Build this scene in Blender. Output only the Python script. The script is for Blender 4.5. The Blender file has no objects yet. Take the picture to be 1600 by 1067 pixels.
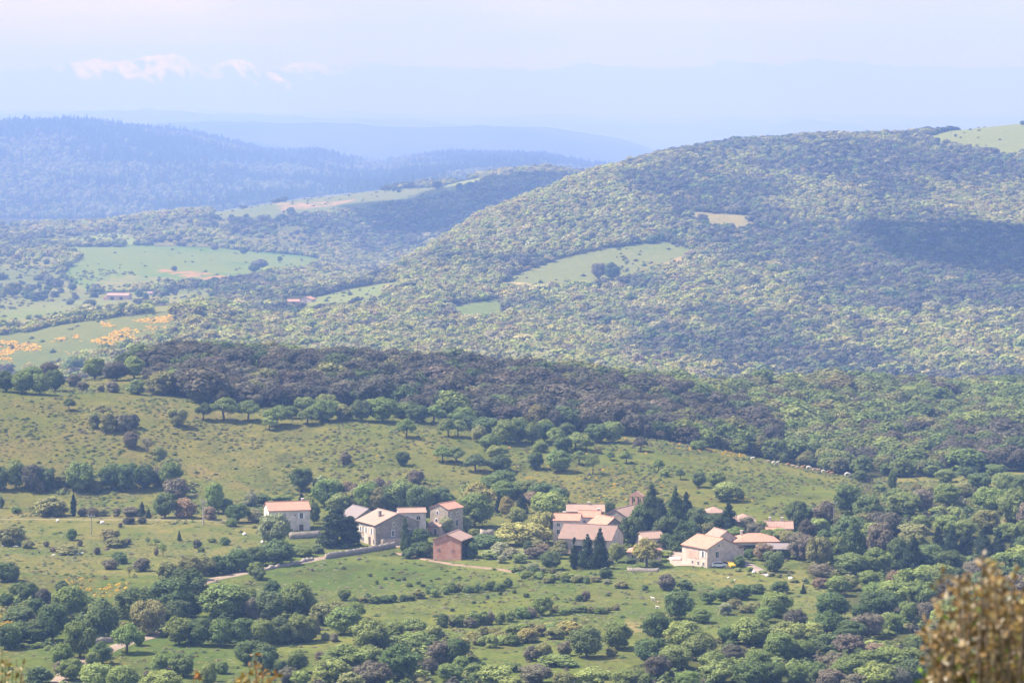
import bpy, math, random
import numpy as np
from mathutils import Vector, Matrix
PI = math.pi
rng = np.random.default_rng(7)
random.seed(7)
sc = bpy.context.scene
COL = sc.collection

# ------------------------------------------------------------------ camera
LENS = 100.0
F = 1600 * LENS / 36.0
PITCH = math.atan((533.5 - 200.0) / F)
CP, SP = math.cos(PITCH), math.sin(PITCH)
cam_d = bpy.data.cameras.new('camera')
cam_d.lens = LENS; cam_d.sensor_width = 36.0
cam_d.clip_start = 0.5; cam_d.clip_end = 120000.0
cam_d.dof.use_dof = True; cam_d.dof.focus_distance = 800.0; cam_d.dof.aperture_fstop = 6.3
cam = bpy.data.objects.new('camera', cam_d); COL.objects.link(cam)
cam.location = (0, 0, 0); cam.rotation_euler = (PI / 2 - PITCH, 0, 0)
sc.camera = cam

def ray(px, py):
    """direction through a photo point, scaled to unit depth along +Y"""
    a = (np.asarray(px, float) - 800.0) / F; b = (533.5 - np.asarray(py, float)) / F
    dy = CP + b * SP; dz = -SP + b * CP
    return a / dy, dz / dy
def project(x, y, z):
    c = y * CP - z * SP
    return 800 + F * x / c, 533.5 - F * (y * SP + z * CP) / c

# ------------------------------------------------------------------ noise and interpolation
def hash2(ix, iy, seed):
    h = (ix.astype(np.int64) * 374761393 + iy.astype(np.int64) * 668265263 + seed * 974634777) & 0xffffffff
    h = ((h ^ (h >> 13)) * 1274126177) & 0xffffffff
    h = h ^ (h >> 16)
    return (h & 0xffffff) / float(0xffffff)
def vnoise(x, y, seed=0):
    ix = np.floor(x); iy = np.floor(y); fx = x - ix; fy = y - iy
    fx = fx * fx * fx * (fx * (fx * 6 - 15) + 10); fy = fy * fy * fy * (fy * (fy * 6 - 15) + 10)
    a = hash2(ix, iy, seed); b = hash2(ix + 1, iy, seed); c = hash2(ix, iy + 1, seed); d = hash2(ix + 1, iy + 1, seed)
    return (a * (1 - fx) + b * fx) * (1 - fy) + (c * (1 - fx) + d * fx) * fy
def fbm(x, y, seed=0, n=4):
    s = 0; a = 0.5; t = 0
    for k in range(n):
        s = s + a * vnoise(x * 2**k + 17.3 * k, y * 2**k - 9.1 * k, seed + k); t += a; a *= 0.5
    return s / t
def pchip(x, y, xq):
    """monotone cubic through (x, y); x: n, y: n or n x m"""
    x = np.asarray(x, float); y = np.asarray(y, float)
    h = np.diff(x); d = np.diff(y, axis=0) / h.reshape((-1,) + (1,) * (y.ndim - 1))
    m = np.zeros_like(y)
    w1 = (2 * h[1:] + h[:-1]).reshape((-1,) + (1,) * (y.ndim - 1)); w2 = (h[1:] + 2 * h[:-1]).reshape((-1,) + (1,) * (y.ndim - 1))
    with np.errstate(divide='ignore', invalid='ignore'):
        mm = (w1 + w2) / (w1 / d[:-1] + w2 / d[1:])
    m[1:-1] = np.where(d[:-1] * d[1:] > 0, mm, 0); m[0] = d[0]; m[-1] = d[-1]
    xq = np.clip(xq, x[0], x[-1]); i = np.clip(np.searchsorted(x, xq) - 1, 0, len(x) - 2)
    hh = h[i]; t = (xq - x[i]) / hh
    r = (-1,) + (1,) * (y.ndim - 1)
    t = t.reshape(r); hh = hh.reshape(r)
    return (y[i] * (1 + 2 * t) * (1 - t)**2 + hh * m[i] * t * (1 - t)**2 + y[i + 1] * t * t * (3 - 2 * t) + hh * m[i + 1] * t * t * (t - 1))

# ------------------------------------------------------------------ terrain: profile rows (x in photo, depth, y in photo) read off the land forms
ROWS = [
 [(-300,540,1086),(1900,540,1086)],
 [(-300,680,930),(1900,680,930)],
 [(-300,775,848),(1900,775,848)],
 [(-300,850,790),(600,850,790),(1000,850,786),(1300,850,788),(1900,850,790)],
 [(-300,960,602),(0,975,610),(200,980,622),(400,975,648),(600,970,655),(800,965,678),(1000,960,690),(1100,950,702),(1200,940,722),(1300,930,745),(1400,930,757),(1600,930,752),(1900,930,752)],
 [(-300,1010,600),(0,1015,604),(200,1020,605),(400,1025,620),(600,1020,630),(800,1010,655),(1000,1005,680),(1100,990,702),(1200,985,728),(1300,980,744),(1400,980,748),(1600,985,738),(1900,985,738)],
 [(-300,1060,600),(0,1060,599),(150,1070,590),(300,1080,577),(500,1090,581),(700,1110,592),(900,1130,609),(1050,1150,618),(1200,1250,624),(1400,1300,620),(1600,1330,620),(1900,1330,615)],
 [(-300,1260,630),(0,1260,630),(300,1280,612),(700,1310,622),(1050,1340,645),(1200,1430,650),(1600,1500,645),(1900,1500,645)],
 [(-300,1750,596),(0,1750,590),(300,1750,578),(500,1750,586),(700,1750,598),(900,1750,616),(1050,1750,630),(1200,1800,638),(1600,1800,632),(1900,1800,632)],
 [(-300,2050,530),(0,2050,525),(270,2050,488),(450,2050,520),(600,2000,530),(800,2000,540),(1000,2000,550),(1200,2050,540),(1600,2100,530),(1900,2100,530)],
 [(-300,2650,478),(0,2650,472),(180,2700,466),(300,2550,466),(450,2300,482),(600,2350,460),(700,2350,450),(800,2400,448),(1000,2450,440),(1200,2500,420),(1600,2600,400),(1900,2600,400)],
 [(-300,2900,450),(0,2900,448),(300,2850,445),(450,2500,464),(540,2550,449),(600,2620,427),(660,2720,394),(740,2850,349),(850,3000,304),(950,3150,266),(1100,3300,236),(1200,3400,225),(1300,3450,215),(1400,3520,215),(1500,3600,207),(1600,3700,196),(1900,3800,180)],
 [(-300,3050,430),(0,3050,425),(150,3100,420),(300,3120,418),(400,3050,426),(450,2850,444),(540,2820,448),(600,2900,452),(740,3150,405),(850,3300,365),(950,3450,330),(1100,3650,300),(1300,3800,285),(1600,4050,265),(1900,4100,260)],
 [(-300,3400,402),(0,3400,397),(100,3450,388),(300,3500,385),(480,3500,400),(560,3500,420),(650,3550,425),(740,3700,390),(900,3850,345),(1100,4100,310),(1300,4200,290),(1600,4400,270),(1900,4400,270)],
 [(-300,4300,362),(0,4250,357),(150,4200,350),(250,4200,336),(340,4200,330),(450,4300,313),(600,4400,298),(700,4450,287),(800,4500,266),(850,4500,264),(900,4500,270),(1000,4600,290),(1100,4700,300),(1900,4700,290)],
 [(-300,5000,378),(0,5000,374),(250,5000,354),(450,5050,332),(600,5100,317),(800,5150,286),(1000,5200,300),(1900,5200,300)],
 [(-300,5900,348),(0,5900,344),(250,5900,338),(450,6000,322),(600,6000,308),(800,6100,282),(1000,6200,290),(1900,6200,300)],
 [(-300,8500,193),(0,8400,198),(80,8400,197),(200,8500,207),(300,8600,217),(360,8700,230),(420,8700,243),(500,8800,247),(560,8900,260),(590,9000,261),(650,9000,252),(750,9200,246),(850,9200,249),(900,9200,258),(950,9200,266),(1100,9200,282),(1900,9200,282)],
 [(-300,10200,215),(0,10200,222),(300,10200,235),(560,10300,275),(750,10500,262),(950,10500,280),(1900,10500,290)],
 [(-300,15000,205),(100,15000,205),(230,15000,198),(330,15100,191),(450,15200,195),(560,15300,198),(650,15400,203),(750,15400,199),(850,15500,204),(900,15500,209),(960,15500,215),(1000,15400,228),(1040,15400,245),(1080,15400,262),(1200,15400,270),(1900,15400,270)],
 [(-300,16800,215),(500,16800,212),(900,16800,222),(1100,16800,265),(1900,16800,270)],
 [(-300,21000,180),(100,21000,176),(200,21000,174),(330,21000,179),(500,21000,185),(650,21000,191),(800,21000,206),(1050,21000,224),(1150,21000,215),(1220,21000,198),(1270,21000,193),(1330,21000,200),(1400,21000,211),(1450,21000,206),(1550,21000,203),(1900,21000,208)],
 [(-300,22500,186),(1900,22500,206)],
 [(-300,26500,176),(60,26500,172),(160,26500,176),(300,26500,174),(420,26500,180),(560,26500,177),(700,26500,184),(860,26500,182),(1000,26500,189),(1200,26500,184),(1300,26500,187),(1900,26500,180)],
 [(-300,28000,177),(1900,28000,184)],
]
NU = 560; UMAX = 0.32
ug = np.linspace(-UMAX, UMAX, NU)
Dr, Zr = [], []
for dd, zz in ((3, -1.75), (12, -4.1), (40, -11.0), (150, -37.5), (300, -69.5), (430, -90.5)):
    Dr.append(np.full(NU, float(dd))); Zr.append(np.full(NU, float(zz)))
for r in ROWS:
    p = np.array(r, float); ru, rt = ray(p[:, 0], p[:, 2])
    Dr.append(pchip(ru, p[:, 1], ug)); Zr.append(pchip(ru, rt * p[:, 1], ug))
Dr = np.array(Dr); Zr = np.array(Zr)
DMAX = 27900.0
dg_ = np.concatenate([np.geomspace(3, 500, 90, endpoint=False), np.geomspace(500, 1500, 420, endpoint=False), np.geomspace(1500, 4800, 420, endpoint=False), np.geomspace(4800, DMAX, 300)])
ND = len(dg_)
ZT = np.empty((NU, ND))
for i in range(NU):
    ZT[i] = pchip(Dr[:, i], Zr[:, i], dg_)
UU, DDm = np.meshgrid(ug, dg_, indexing='ij'); XX = UU * DDm
big = np.clip((DDm - 1450) / 900, 0, 1)
ZT += big * (DDm / 3000) * (9.0 * (fbm(XX / 260, DDm / 330, 3, 3) - 0.5)) + np.clip((DDm - 2500) / 1500, 0, 1) * (DDm / 4000) * 8 * (fbm(XX / 700, DDm / 900, 9, 2) - 0.5)
ZT += np.clip((DDm - 450) / 150, 0, 1) * (1 - 0.6 * big) * (1.3 * (fbm(XX / 34, DDm / 40, 21, 3) - 0.5))
ld = np.log(dg_)

def ground(x, y):
    x = np.asarray(x, float); y = np.asarray(y, float)
    yc = np.clip(y, 3.0, DMAX)
    u = np.clip(x / yc, -UMAX, UMAX)
    fi = (u + UMAX) / (2 * UMAX) * (NU - 1); i = np.clip(fi.astype(int), 0, NU - 2); fi = fi - i
    j = np.clip(np.searchsorted(dg_, yc) - 1, 0, ND - 2); fj = (yc - dg_[j]) / (dg_[j + 1] - dg_[j])
    z = (ZT[i, j] * (1 - fi) + ZT[i + 1, j] * fi) * (1 - fj) + (ZT[i, j + 1] * (1 - fi) + ZT[i + 1, j + 1] * fi) * fj
    return z + np.where(y < 3, (3 - y) * 0.12, 0)
def gz(x, y):
    return float(ground(np.array([x]), np.array([y]))[0])
def spot(px, py, dmin=500.0):
    """the place on the land where the line of sight first meets it"""
    u, t = ray(px, py); d = dg_[dg_ >= dmin]
    g = t * d - ground(u * d, d)
    k = np.nonzero(g <= 0)[0]
    if len(k) == 0:
        k = [int(np.argmin(g))]
    k = int(k[0])
    if k > 0:
        a, b = g[k - 1], g[k]; w = a / (a - b) if a > b else 0
        y = d[k - 1] + w * (d[k] - d[k - 1])
    else:
        y = d[0]
    x = float(u * y); y = float(y)
    return x, y, gz(x, y)
# how far up the skyline of nearer land reaches, for leaving out what no one sees
TM = np.maximum.accumulate(np.where(DDm > 60, ZT / DDm, -1), axis=1)
def seen(x, y, top, margin=0.004):
    u = np.clip(x / y, -UMAX, UMAX)
    i = np.clip(np.round((u + UMAX) / (2 * UMAX) * (NU - 1)).astype(int), 0, NU - 1)
    j = np.clip(np.searchsorted(dg_, y * 0.985) - 1, 0, ND - 1)
    return top / y > TM[i, j] - margin

def inpoly(px, py, poly):
    px = np.asarray(px, float); py = np.asarray(py, float); c = np.zeros(px.shape, bool); n = len(poly)
    for k in range(n):
        x1, y1 = poly[k]; x2, y2 = poly[k - 1]
        if y1 == y2: continue
        m = (y1 > py) != (y2 > py)
        c ^= m & (px < (x2 - x1) * (py - y1) / (y2 - y1) + x1)
    return c

# ------------------------------------------------------------------ objects and tags
def tag(o, label=None, cat=None, group=None, kind=None):
    if label: o['label'] = label
    if cat: o['category'] = cat
    if group: o['group'] = group
    if kind: o['kind'] = kind
    return o
def link(o, parent=None):
    COL.objects.link(o)
    if parent is not None: o.parent = parent
    return o
def empty(name, loc, rz=0.0, parent=None):
    o = bpy.data.objects.new(name, None); o.location = loc; o.rotation_euler = (0, 0, rz); o.empty_display_size = 0.5
    return link(o, parent)
def mesh_np(name, V, Q, mat=None, attr=None, smooth=False):
    """V n x 3, Q m x 3 or m x 4 (or a list of both kinds)"""
    me = bpy.data.meshes.new(name)
    V = np.asarray(V, np.float32)
    Qs = [np.asarray(q, np.int32) for q in (Q if isinstance(Q, list) and isinstance(Q[0], np.ndarray) else [Q]) if len(q)]
    me.vertices.add(len(V)); me.vertices.foreach_set('co', V.ravel())
    nl = sum(q.size for q in Qs); nf = sum(len(q) for q in Qs)
    me.loops.add(nl); me.loops.foreach_set('vertex_index', np.concatenate([q.ravel() for q in Qs]))
    me.polygons.add(nf)
    cnt = np.concatenate([np.full(len(q), q.shape[1], np.int32) for q in Qs])
    me.polygons.foreach_set('loop_start', np.concatenate([[0], np.cumsum(cnt)[:-1]]).astype(np.int32))
    if smooth: me.polygons.foreach_set('use_smooth', np.ones(nf, bool))
    me.update(calc_edges=True)
    for k, (dom, typ, val) in (attr or {}).items():
        a = me.attributes.new(k, typ, dom)
        a.data.foreach_set('value' if typ in ('FLOAT', 'INT') else ('color' if typ == 'FLOAT_COLOR' else 'vector'), np.asarray(val, np.int32 if typ == 'INT' else np.float32).ravel())
    if mat: me.materials.append(mat)
    return me
def obj(name, me, parent=None, loc=None, rz=None):
    o = bpy.data.objects.new(name, me)
    if loc is not None: o.location = loc
    if rz is not None: o.rotation_euler = (0, 0, rz)
    return link(o, parent)

class MB:
    """collects simple solids into one mesh"""
    def __init__(s): s.v = []; s.f = []
    def poly(s, pts, faces):
        b = len(s.v); s.v += [tuple(p) for p in pts]; s.f += [tuple(b + i for i in f) for f in faces]; return s
    def box(s, x0, x1, y0, y1, z0, z1):
        p = [(x, y, z) for z in (z0, z1) for x, y in ((x0, y0), (x1, y0), (x1, y1), (x0, y1))]
        return s.poly(p, [(3, 2, 1, 0), (4, 5, 6, 7), (0, 1, 5, 4), (1, 2, 6, 5), (2, 3, 7, 6), (3, 0, 4, 7)])
    def prism(s, prof, p0, ax, ay, az, length):
        """profile (a, b) in the plane p0 + a*ax + b*az, pushed along ay"""
        n = len(prof); p0, ax, ay, az = map(Vector, (p0, ax, ay, az))
        pts = [p0 + ax * a + az * b for a, b in prof] + [p0 + ax * a + az * b + ay * length for a, b in prof]
        return s.poly(pts, [tuple(range(n)), tuple(range(2 * n - 1, n - 1, -1))] + [((i + 1) % n, i, n + i, n + (i + 1) % n) for i in range(n)])
    def tube(s, pts, rad, n=7):
        pts = [Vector(p) for p in pts]; rings = []
        for k, p in enumerate(pts):
            d = (pts[min(k + 1, len(pts) - 1)] - pts[max(k - 1, 0)]).normalized()
            a = d.cross(Vector((0.31, 0.95, 0.05))); a = a.normalized() if a.length > 1e-3 else Vector((1, 0, 0)); b = d.cross(a)
            r = rad[k] if isinstance(rad, (list, tuple)) else rad
            rings.append([p + (a * math.cos(2 * PI * i / n) + b * math.sin(2 * PI * i / n)) * r for i in range(n)])
        L = [q for r in rings for q in r]; fs = []
        for k in range(len(pts) - 1):
            fs += [(k * n + i, k * n + (i + 1) % n, (k + 1) * n + (i + 1) % n, (k + 1) * n + i) for i in range(n)]
        fs += [tuple(range(n - 1, -1, -1)), tuple((len(pts) - 1) * n + i for i in range(n))]
        return s.poly(L, fs)
    def mesh(s, name, mat, smooth=False, fix=True):
        me = bpy.data.meshes.new(name); me.from_pydata(s.v, [], s.f)
        if fix:
            import bmesh
            bm = bmesh.new(); bm.from_mesh(me); bmesh.ops.recalc_face_normals(bm, faces=bm.faces); bm.to_mesh(me); bm.free()
        if smooth: me.polygons.foreach_set('use_smooth', [True] * len(me.polygons))
        me.materials.append(mat); me.update(); return me
    def build(s, name, mat, parent=None, loc=None, rz=None, smooth=False):
        return obj(name, s.mesh(name, mat, smooth), parent, loc, rz)

# ------------------------------------------------------------------ materials
def nodes(name):
    m = bpy.data.materials.new(name); m.use_nodes = True; nt = m.node_tree; nt.nodes.clear()
    out = nt.nodes.new('ShaderNodeOutputMaterial'); return m, nt, out
def N(nt, t, **kw):
    n = nt.nodes.new(t)
    for k, v in kw.items():
        if k.startswith('i_'):
            key = k[2:]; key = int(key) if key.isdigit() else key.replace('_', ' ')
            n.inputs[key].default_value = v
        else: setattr(n, k, v)
    return n
def mixc(nt, fac, a, b, mode='MIX'):
    n = nt.nodes.new('ShaderNodeMix'); n.data_type = 'RGBA'; n.blend_type = mode
    for i, v in ((0, fac), (6, a), (7, b)):
        if hasattr(v, 'links') or isinstance(v, bpy.types.NodeSocket): nt.links.new(v, n.inputs[i])
        else: n.inputs[i].default_value = v if i == 0 else (*v, 1)
    return n.outputs[2]
def ramp(nt, src, p0, p1):
    n = N(nt, 'ShaderNodeMapRange', i_1=p0, i_2=p1); nt.links.new(src, n.inputs[0]); return n.outputs[0]
def noise(nt, vec, scale, detail=4.0, rough=0.55):
    n = N(nt, 'ShaderNodeTexNoise', i_Scale=scale, i_Detail=detail, i_Roughness=rough); nt.links.new(vec, n.inputs['Vector']); return n.outputs['Fac']
def plain(name, col, rough=0.8, var=0.25, scale=2.0, bump=0.0, metal=0.0):
    m, nt, out = nodes(name); tc = N(nt, 'ShaderNodeTexCoord'); b = N(nt, 'ShaderNodeBsdfPrincipled', i_Roughness=rough, i_Metallic=metal)
    f = noise(nt, tc.outputs['Object'], scale, 6.0, 0.6)
    c = mixc(nt, ramp(nt, f, 0.3, 0.7), tuple(x * (1 - var) for x in col), tuple(min(1, x * (1 + var)) for x in col))
    nt.links.new(c, b.inputs['Base Color']); nt.links.new(b.outputs[0], out.inputs[0])
    if bump:
        bp = N(nt, 'ShaderNodeBump', i_Strength=0.6, i_Distance=bump); nt.links.new(f, bp.inputs['Height']); nt.links.new(bp.outputs[0], b.inputs['Normal'])
    return m
def stone_mat(name, col, scale=2.2, mortar=(0.4, 0.36, 0.31), var=0.3):
    m, nt, out = nodes(name); tc = N(nt, 'ShaderNodeTexCoord'); b = N(nt, 'ShaderNodeBsdfPrincipled', i_Roughness=0.9)
    mp = N(nt, 'ShaderNodeMapping'); mp.inputs['Scale'].default_value = (1, 1, 1.7); nt.links.new(tc.outputs['Object'], mp.inputs[0])
    v = N(nt, 'ShaderNodeTexVoronoi', i_Scale=scale); nt.links.new(mp.outputs[0], v.inputs['Vector'])
    vd = N(nt, 'ShaderNodeTexVoronoi', feature='DISTANCE_TO_EDGE', i_Scale=scale); nt.links.new(mp.outputs[0], vd.inputs['Vector'])
    sep = N(nt, 'ShaderNodeSeparateColor'); nt.links.new(v.outputs['Color'], sep.inputs[0])
    c = mixc(nt, sep.outputs[0], tuple(x * (1 - var) for x in col), tuple(min(1, x * (1 + var)) for x in col))
    c = mixc(nt, ramp(nt, vd.outputs['Distance'], 0.0, 0.06), mortar, c)
    c2 = mixc(nt, ramp(nt, noise(nt, tc.outputs['Object'], 0.5, 5.0), 0.45, 0.75), c, tuple(x * 0.62 for x in col))
    nt.links.new(c2, b.inputs['Base Color']); nt.links.new(b.outputs[0], out.inputs[0]); return m
def brick_mat(name):
    m, nt, out = nodes(name); tc = N(nt, 'ShaderNodeTexCoord'); b = N(nt, 'ShaderNodeBsdfPrincipled', i_Roughness=0.9)
    sx = N(nt, 'ShaderNodeSeparateXYZ'); nt.links.new(tc.outputs['Object'], sx.inputs[0])
    ad = N(nt, 'ShaderNodeMath', operation='ADD'); nt.links.new(sx.outputs[0], ad.inputs[0]); nt.links.new(sx.outputs[1], ad.inputs[1])
    cb = N(nt, 'ShaderNodeCombineXYZ'); nt.links.new(ad.outputs[0], cb.inputs[0]); nt.links.new(sx.outputs[2], cb.inputs[1])
    br = N(nt, 'ShaderNodeTexBrick', i_Scale=1.0); br.inputs['Color1'].default_value = (0.36, 0.125, 0.075, 1); br.inputs['Color2'].default_value = (0.47, 0.2, 0.13, 1)
    br.inputs['Mortar'].default_value = (0.42, 0.3, 0.24, 1); br.inputs['Brick Width'].default_value = 0.6; br.inputs['Row Height'].default_value = 0.3; br.inputs['Mortar Size'].default_value = 0.03
    nt.links.new(cb.outputs[0], br.inputs[0])
    c = mixc(nt, ramp(nt, noise(nt, tc.outputs['Object'], 0.7, 6.0), 0.42, 0.75), br.outputs[0], (0.5, 0.32, 0.26))
    nt.links.new(c, b.inputs['Base Color']); nt.links.new(b.outputs[0], out.inputs[0]); return m
def tile_mat(name, a, bcol, axis=0):
    """rows of curved clay tiles running down the slope"""
    m, nt, out = nodes(name); tc = N(nt, 'ShaderNodeTexCoord'); b = N(nt, 'ShaderNodeBsdfPrincipled', i_Roughness=0.85)
    f = noise(nt, tc.outputs['Object'], 0.9, 6.0, 0.65); g = noise(nt, tc.outputs['Object'], 5.0, 3.0, 0.6)
    c = mixc(nt, ramp(nt, f, 0.32, 0.68), a, bcol); c = mixc(nt, ramp(nt, g, 0.55, 0.75), c, tuple(x * 0.6 for x in a))
    pt = N(nt, 'ShaderNodeMapRange', i_1=0.48, i_2=0.72, i_3=0.0, i_4=0.6); nt.links.new(noise(nt, tc.outputs['Object'], 0.38, 5.0, 0.6), pt.inputs[0]); c = mixc(nt, pt.outputs[0], c, (0.19, 0.155, 0.13))
    w = N(nt, 'ShaderNodeTexWave', bands_direction='XY'[axis], i_Scale=0.7); nt.links.new(tc.outputs['Object'], w.inputs[0])
    c = mixc(nt, ramp(nt, w.outputs['Fac'], 0.0, 0.35), tuple(x * 0.75 for x in a), c)
    nt.links.new(c, b.inputs['Base Color']); nt.links.new(b.outputs[0], out.inputs[0])
    bp = N(nt, 'ShaderNodeBump', i_Strength=0.5, i_Distance=0.08); nt.links.new(w.outputs['Fac'], bp.inputs['Height']); nt.links.new(bp.outputs[0], b.inputs['Normal'])
    return m
def leaf_mat(name, trans=0.28, fixed=None):
    m, nt, out = nodes(name)
    lv = N(nt, 'ShaderNodeAttribute', attribute_name='leafvar'); 
    if fixed is None:
        ti = N(nt, 'ShaderNodeAttribute', attribute_name='tint', attribute_type='INSTANCER'); base = ti.outputs['Color']
    else:
        at = N(nt, 'ShaderNodeAttribute', attribute_name='tintv'); base = at.outputs['Color']
    k = N(nt, 'ShaderNodeMapRange', i_1=0.0, i_2=1.0, i_3=0.6, i_4=1.5); nt.links.new(lv.outputs['Fac'], k.inputs[0])
    cb = N(nt, 'ShaderNodeVectorMath', operation='SCALE'); nt.links.new(base, cb.inputs[0]); nt.links.new(k.outputs[0], cb.inputs['Scale'])
    d = N(nt, 'ShaderNodeBsdfDiffuse'); t = N(nt, 'ShaderNodeBsdfTranslucent'); mx = N(nt, 'ShaderNodeMixShader', i_0=trans)
    nt.links.new(cb.outputs[0], d.inputs[0])
    ty = mixc(nt, 1.0, cb.outputs[0], (1.15, 1.1, 0.6), 'MULTIPLY'); nt.links.new(ty, t.inputs[0])
    nt.links.new(d.outputs[0], mx.inputs[1]); nt.links.new(t.outputs[0], mx.inputs[2]); nt.links.new(mx.outputs[0], out.inputs[0]); return m
LEAF = leaf_mat('leaves')
BARK = plain('bark', (0.10, 0.075, 0.055), 0.95, 0.35, 6.0)
# ------------------------------------------------------------------ light, sky, air
SUN_EL, SUN_AZ = math.radians(55), math.radians(-82)
S = Vector((math.sin(SUN_AZ) * math.cos(SUN_EL), math.cos(SUN_AZ) * math.cos(SUN_EL), math.sin(SUN_EL)))
sl = bpy.data.lights.new('sun', 'SUN'); sl.energy = 5.0; sl.angle = math.radians(0.55); sl.color = (1.0, 0.93, 0.82)
so = bpy.data.objects.new('sun', sl); COL.objects.link(so); so.rotation_euler = S.to_track_quat('Z', 'Y').to_euler(); so.location = (-300, 60, 400)
w = bpy.data.worlds.new('World'); sc.world = w; w.use_nodes = True
nt = w.node_tree; nt.nodes.clear()
sky = N(nt, 'ShaderNodeTexSky', sky_type='NISHITA'); sky.sun_disc = False; sky.sun_elevation = SUN_EL; sky.sun_rotation = SUN_AZ % (2 * PI)
sky.altitude = 500; sky.air_density = 1.0; sky.dust_density = 1.6; sky.ozone_density = 1.2
tc = N(nt, 'ShaderNodeTexCoord')
mp = N(nt, 'ShaderNodeMapping'); mp.inputs['Scale'].default_value = (4.2, 4.2, 46.0); mp.inputs['Location'].default_value = (0.7, 0.2, 0.35); nt.links.new(tc.outputs['Generated'], mp.inputs[0])
f1 = noise(nt, mp.outputs[0], 1.5, 7.0, 0.56)
mp2 = N(nt, 'ShaderNodeMapping'); mp2.inputs['Scale'].default_value = (2.6, 2.6, 60.0); nt.links.new(tc.outputs['Generated'], mp2.inputs[0])
f2 = noise(nt, mp2.outputs[0], 1.2, 5.0, 0.5)
sp = N(nt, 'ShaderNodeSeparateXYZ'); nt.links.new(tc.outputs['Generated'], sp.inputs[0])
low = ramp(nt, sp.outputs[2], 0.010, 0.030)          # the bank of cloud starts above the far mountains
cl = ramp(nt, f1, 0.36, 0.62)
mu = N(nt, 'ShaderNodeMath', operation='MULTIPLY'); nt.links.new(cl, mu.inputs[0]); nt.links.new(low, mu.inputs[1])
hi = N(nt, 'ShaderNodeMapRange', i_1=0.10, i_2=0.45, i_3=1.0, i_4=0.35); nt.links.new(sp.outputs[2], hi.inputs[0])
mu2 = N(nt, 'ShaderNodeMath', operation='MULTIPLY'); nt.links.new(mu.outputs[0], mu2.inputs[0]); nt.links.new(hi.outputs[0], mu2.inputs[1])
ccol = mixc(nt, ramp(nt, f2, 0.35, 0.65), (5.8, 5.8, 6.8), (9.8, 8.6, 8.6))
skc = mixc(nt, mu2.outputs[0], sky.outputs[0], ccol)
bg = N(nt, 'ShaderNodeBackground', i_Strength=0.078); nt.links.new(skc, bg.inputs[0])
wo = N(nt, 'ShaderNodeOutputWorld'); nt.links.new(bg.outputs[0], wo.inputs[0])
sc.view_settings.view_transform = 'Standard'; sc.view_settings.look = 'None'; sc.view_settings.gamma = 1.0; sc.view_settings.exposure = 1.5
sc.cycles.max_bounces = 5; sc.cycles.diffuse_bounces = 3; sc.cycles.glossy_bounces = 1; sc.cycles.transmission_bounces = 3; sc.cycles.volume_bounces = 1
sc.cycles.transparent_max_bounces = 12; sc.cycles.caustics_reflective = False; sc.cycles.caustics_refractive = False
sc.cycles.use_denoising = True; sc.cycles.use_adaptive_sampling = False
try: sc.cycles.denoising_prefilter = 'ACCURATE'
except Exception: pass

HAZE = 1.85e-4
hm, nt, out = nodes('air')
pv = N(nt, 'ShaderNodeVolumePrincipled'); pv.inputs['Color'].default_value = (0.205, 0.36, 0.78, 1); pv.inputs['Density'].default_value = HAZE
pv.inputs['Absorption Color'].default_value = (0.48, 0.287, 0.374, 1); pv.inputs['Anisotropy'].default_value = 0.0
nt.links.new(pv.outputs[0], out.inputs['Volume'])
hz = MB().box(-12000, 12000, -160, 37000, -260, 1060).build('haze', hm); tag(hz, 'pale blue haze filling the valley air', 'haze', kind='stuff')

# ------------------------------------------------------------------ what covers the land
def P(*a): return list(zip(a[0::2], a[1::2]))
BROOM = P(-80,528, 0,524, 120,504, 275,486, 270,515, 262,530, 180,547, 110,568, 60,585, -80,600)
STRIP = P(-80,512, 0,507, 60,494, 130,482, 205,474, 160,466, 60,477, 0,486, -80,492)
WIDE = P(85,386, 200,383, 330,387, 470,399, 505,405, 492,420, 420,430, 350,442, 230,452, 140,456, 95,432, 125,400)
UPPER = P(100,382, 112,371, 180,363, 215,374, 228,381, 200,383)
RIDGE = P(330,331, 430,316, 500,306, 600,297, 690,293, 720,300, 640,318, 560,330, 500,337, 420,343, 340,340)
BRIGHT = P(690,292, 720,284, 752,278, 750,286, 720,294, 700,300)
PALE = P(480,468, 560,450, 640,437, 615,458, 596,474, 560,482, 480,490)
MAIN = P(768,456, 780,441, 860,409, 950,388, 1040,378, 1092,393, 1060,412, 1000,438, 945,449, 850,452)
SMALL = P(696,480, 782,467, 790,488, 776,503, 708,502)
TOP = P(1440,216, 1500,202, 1600,190, 1700,178, 1700,250, 1575,243, 1500,232, 1465,224)
CLEAR = P(1072,330, 1182,337, 1174,357, 1100,358)
SEMI = P(-80,400, 85,400, 95,435, 150,458, 240,455, 330,448, 345,470, 280,486, 200,490, 120,503, 0,522, -80,528)
SEMI2 = P(-60,345, 120,350, 330,338, 480,345, 520,400, 330,386, 100,380, 60,395, -60,400)
SLOT = P(1028,611, 1164,624, 1164,634, 1090,626, 1030,618)
GOLD = P(385,575, 412,572, 418,586, 410,612, 398,606, 388,590)
OPEN_FAR = [BROOM, STRIP, WIDE, UPPER, RIDGE, BRIGHT, PALE, MAIN, SMALL, TOP, CLEAR]
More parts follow.
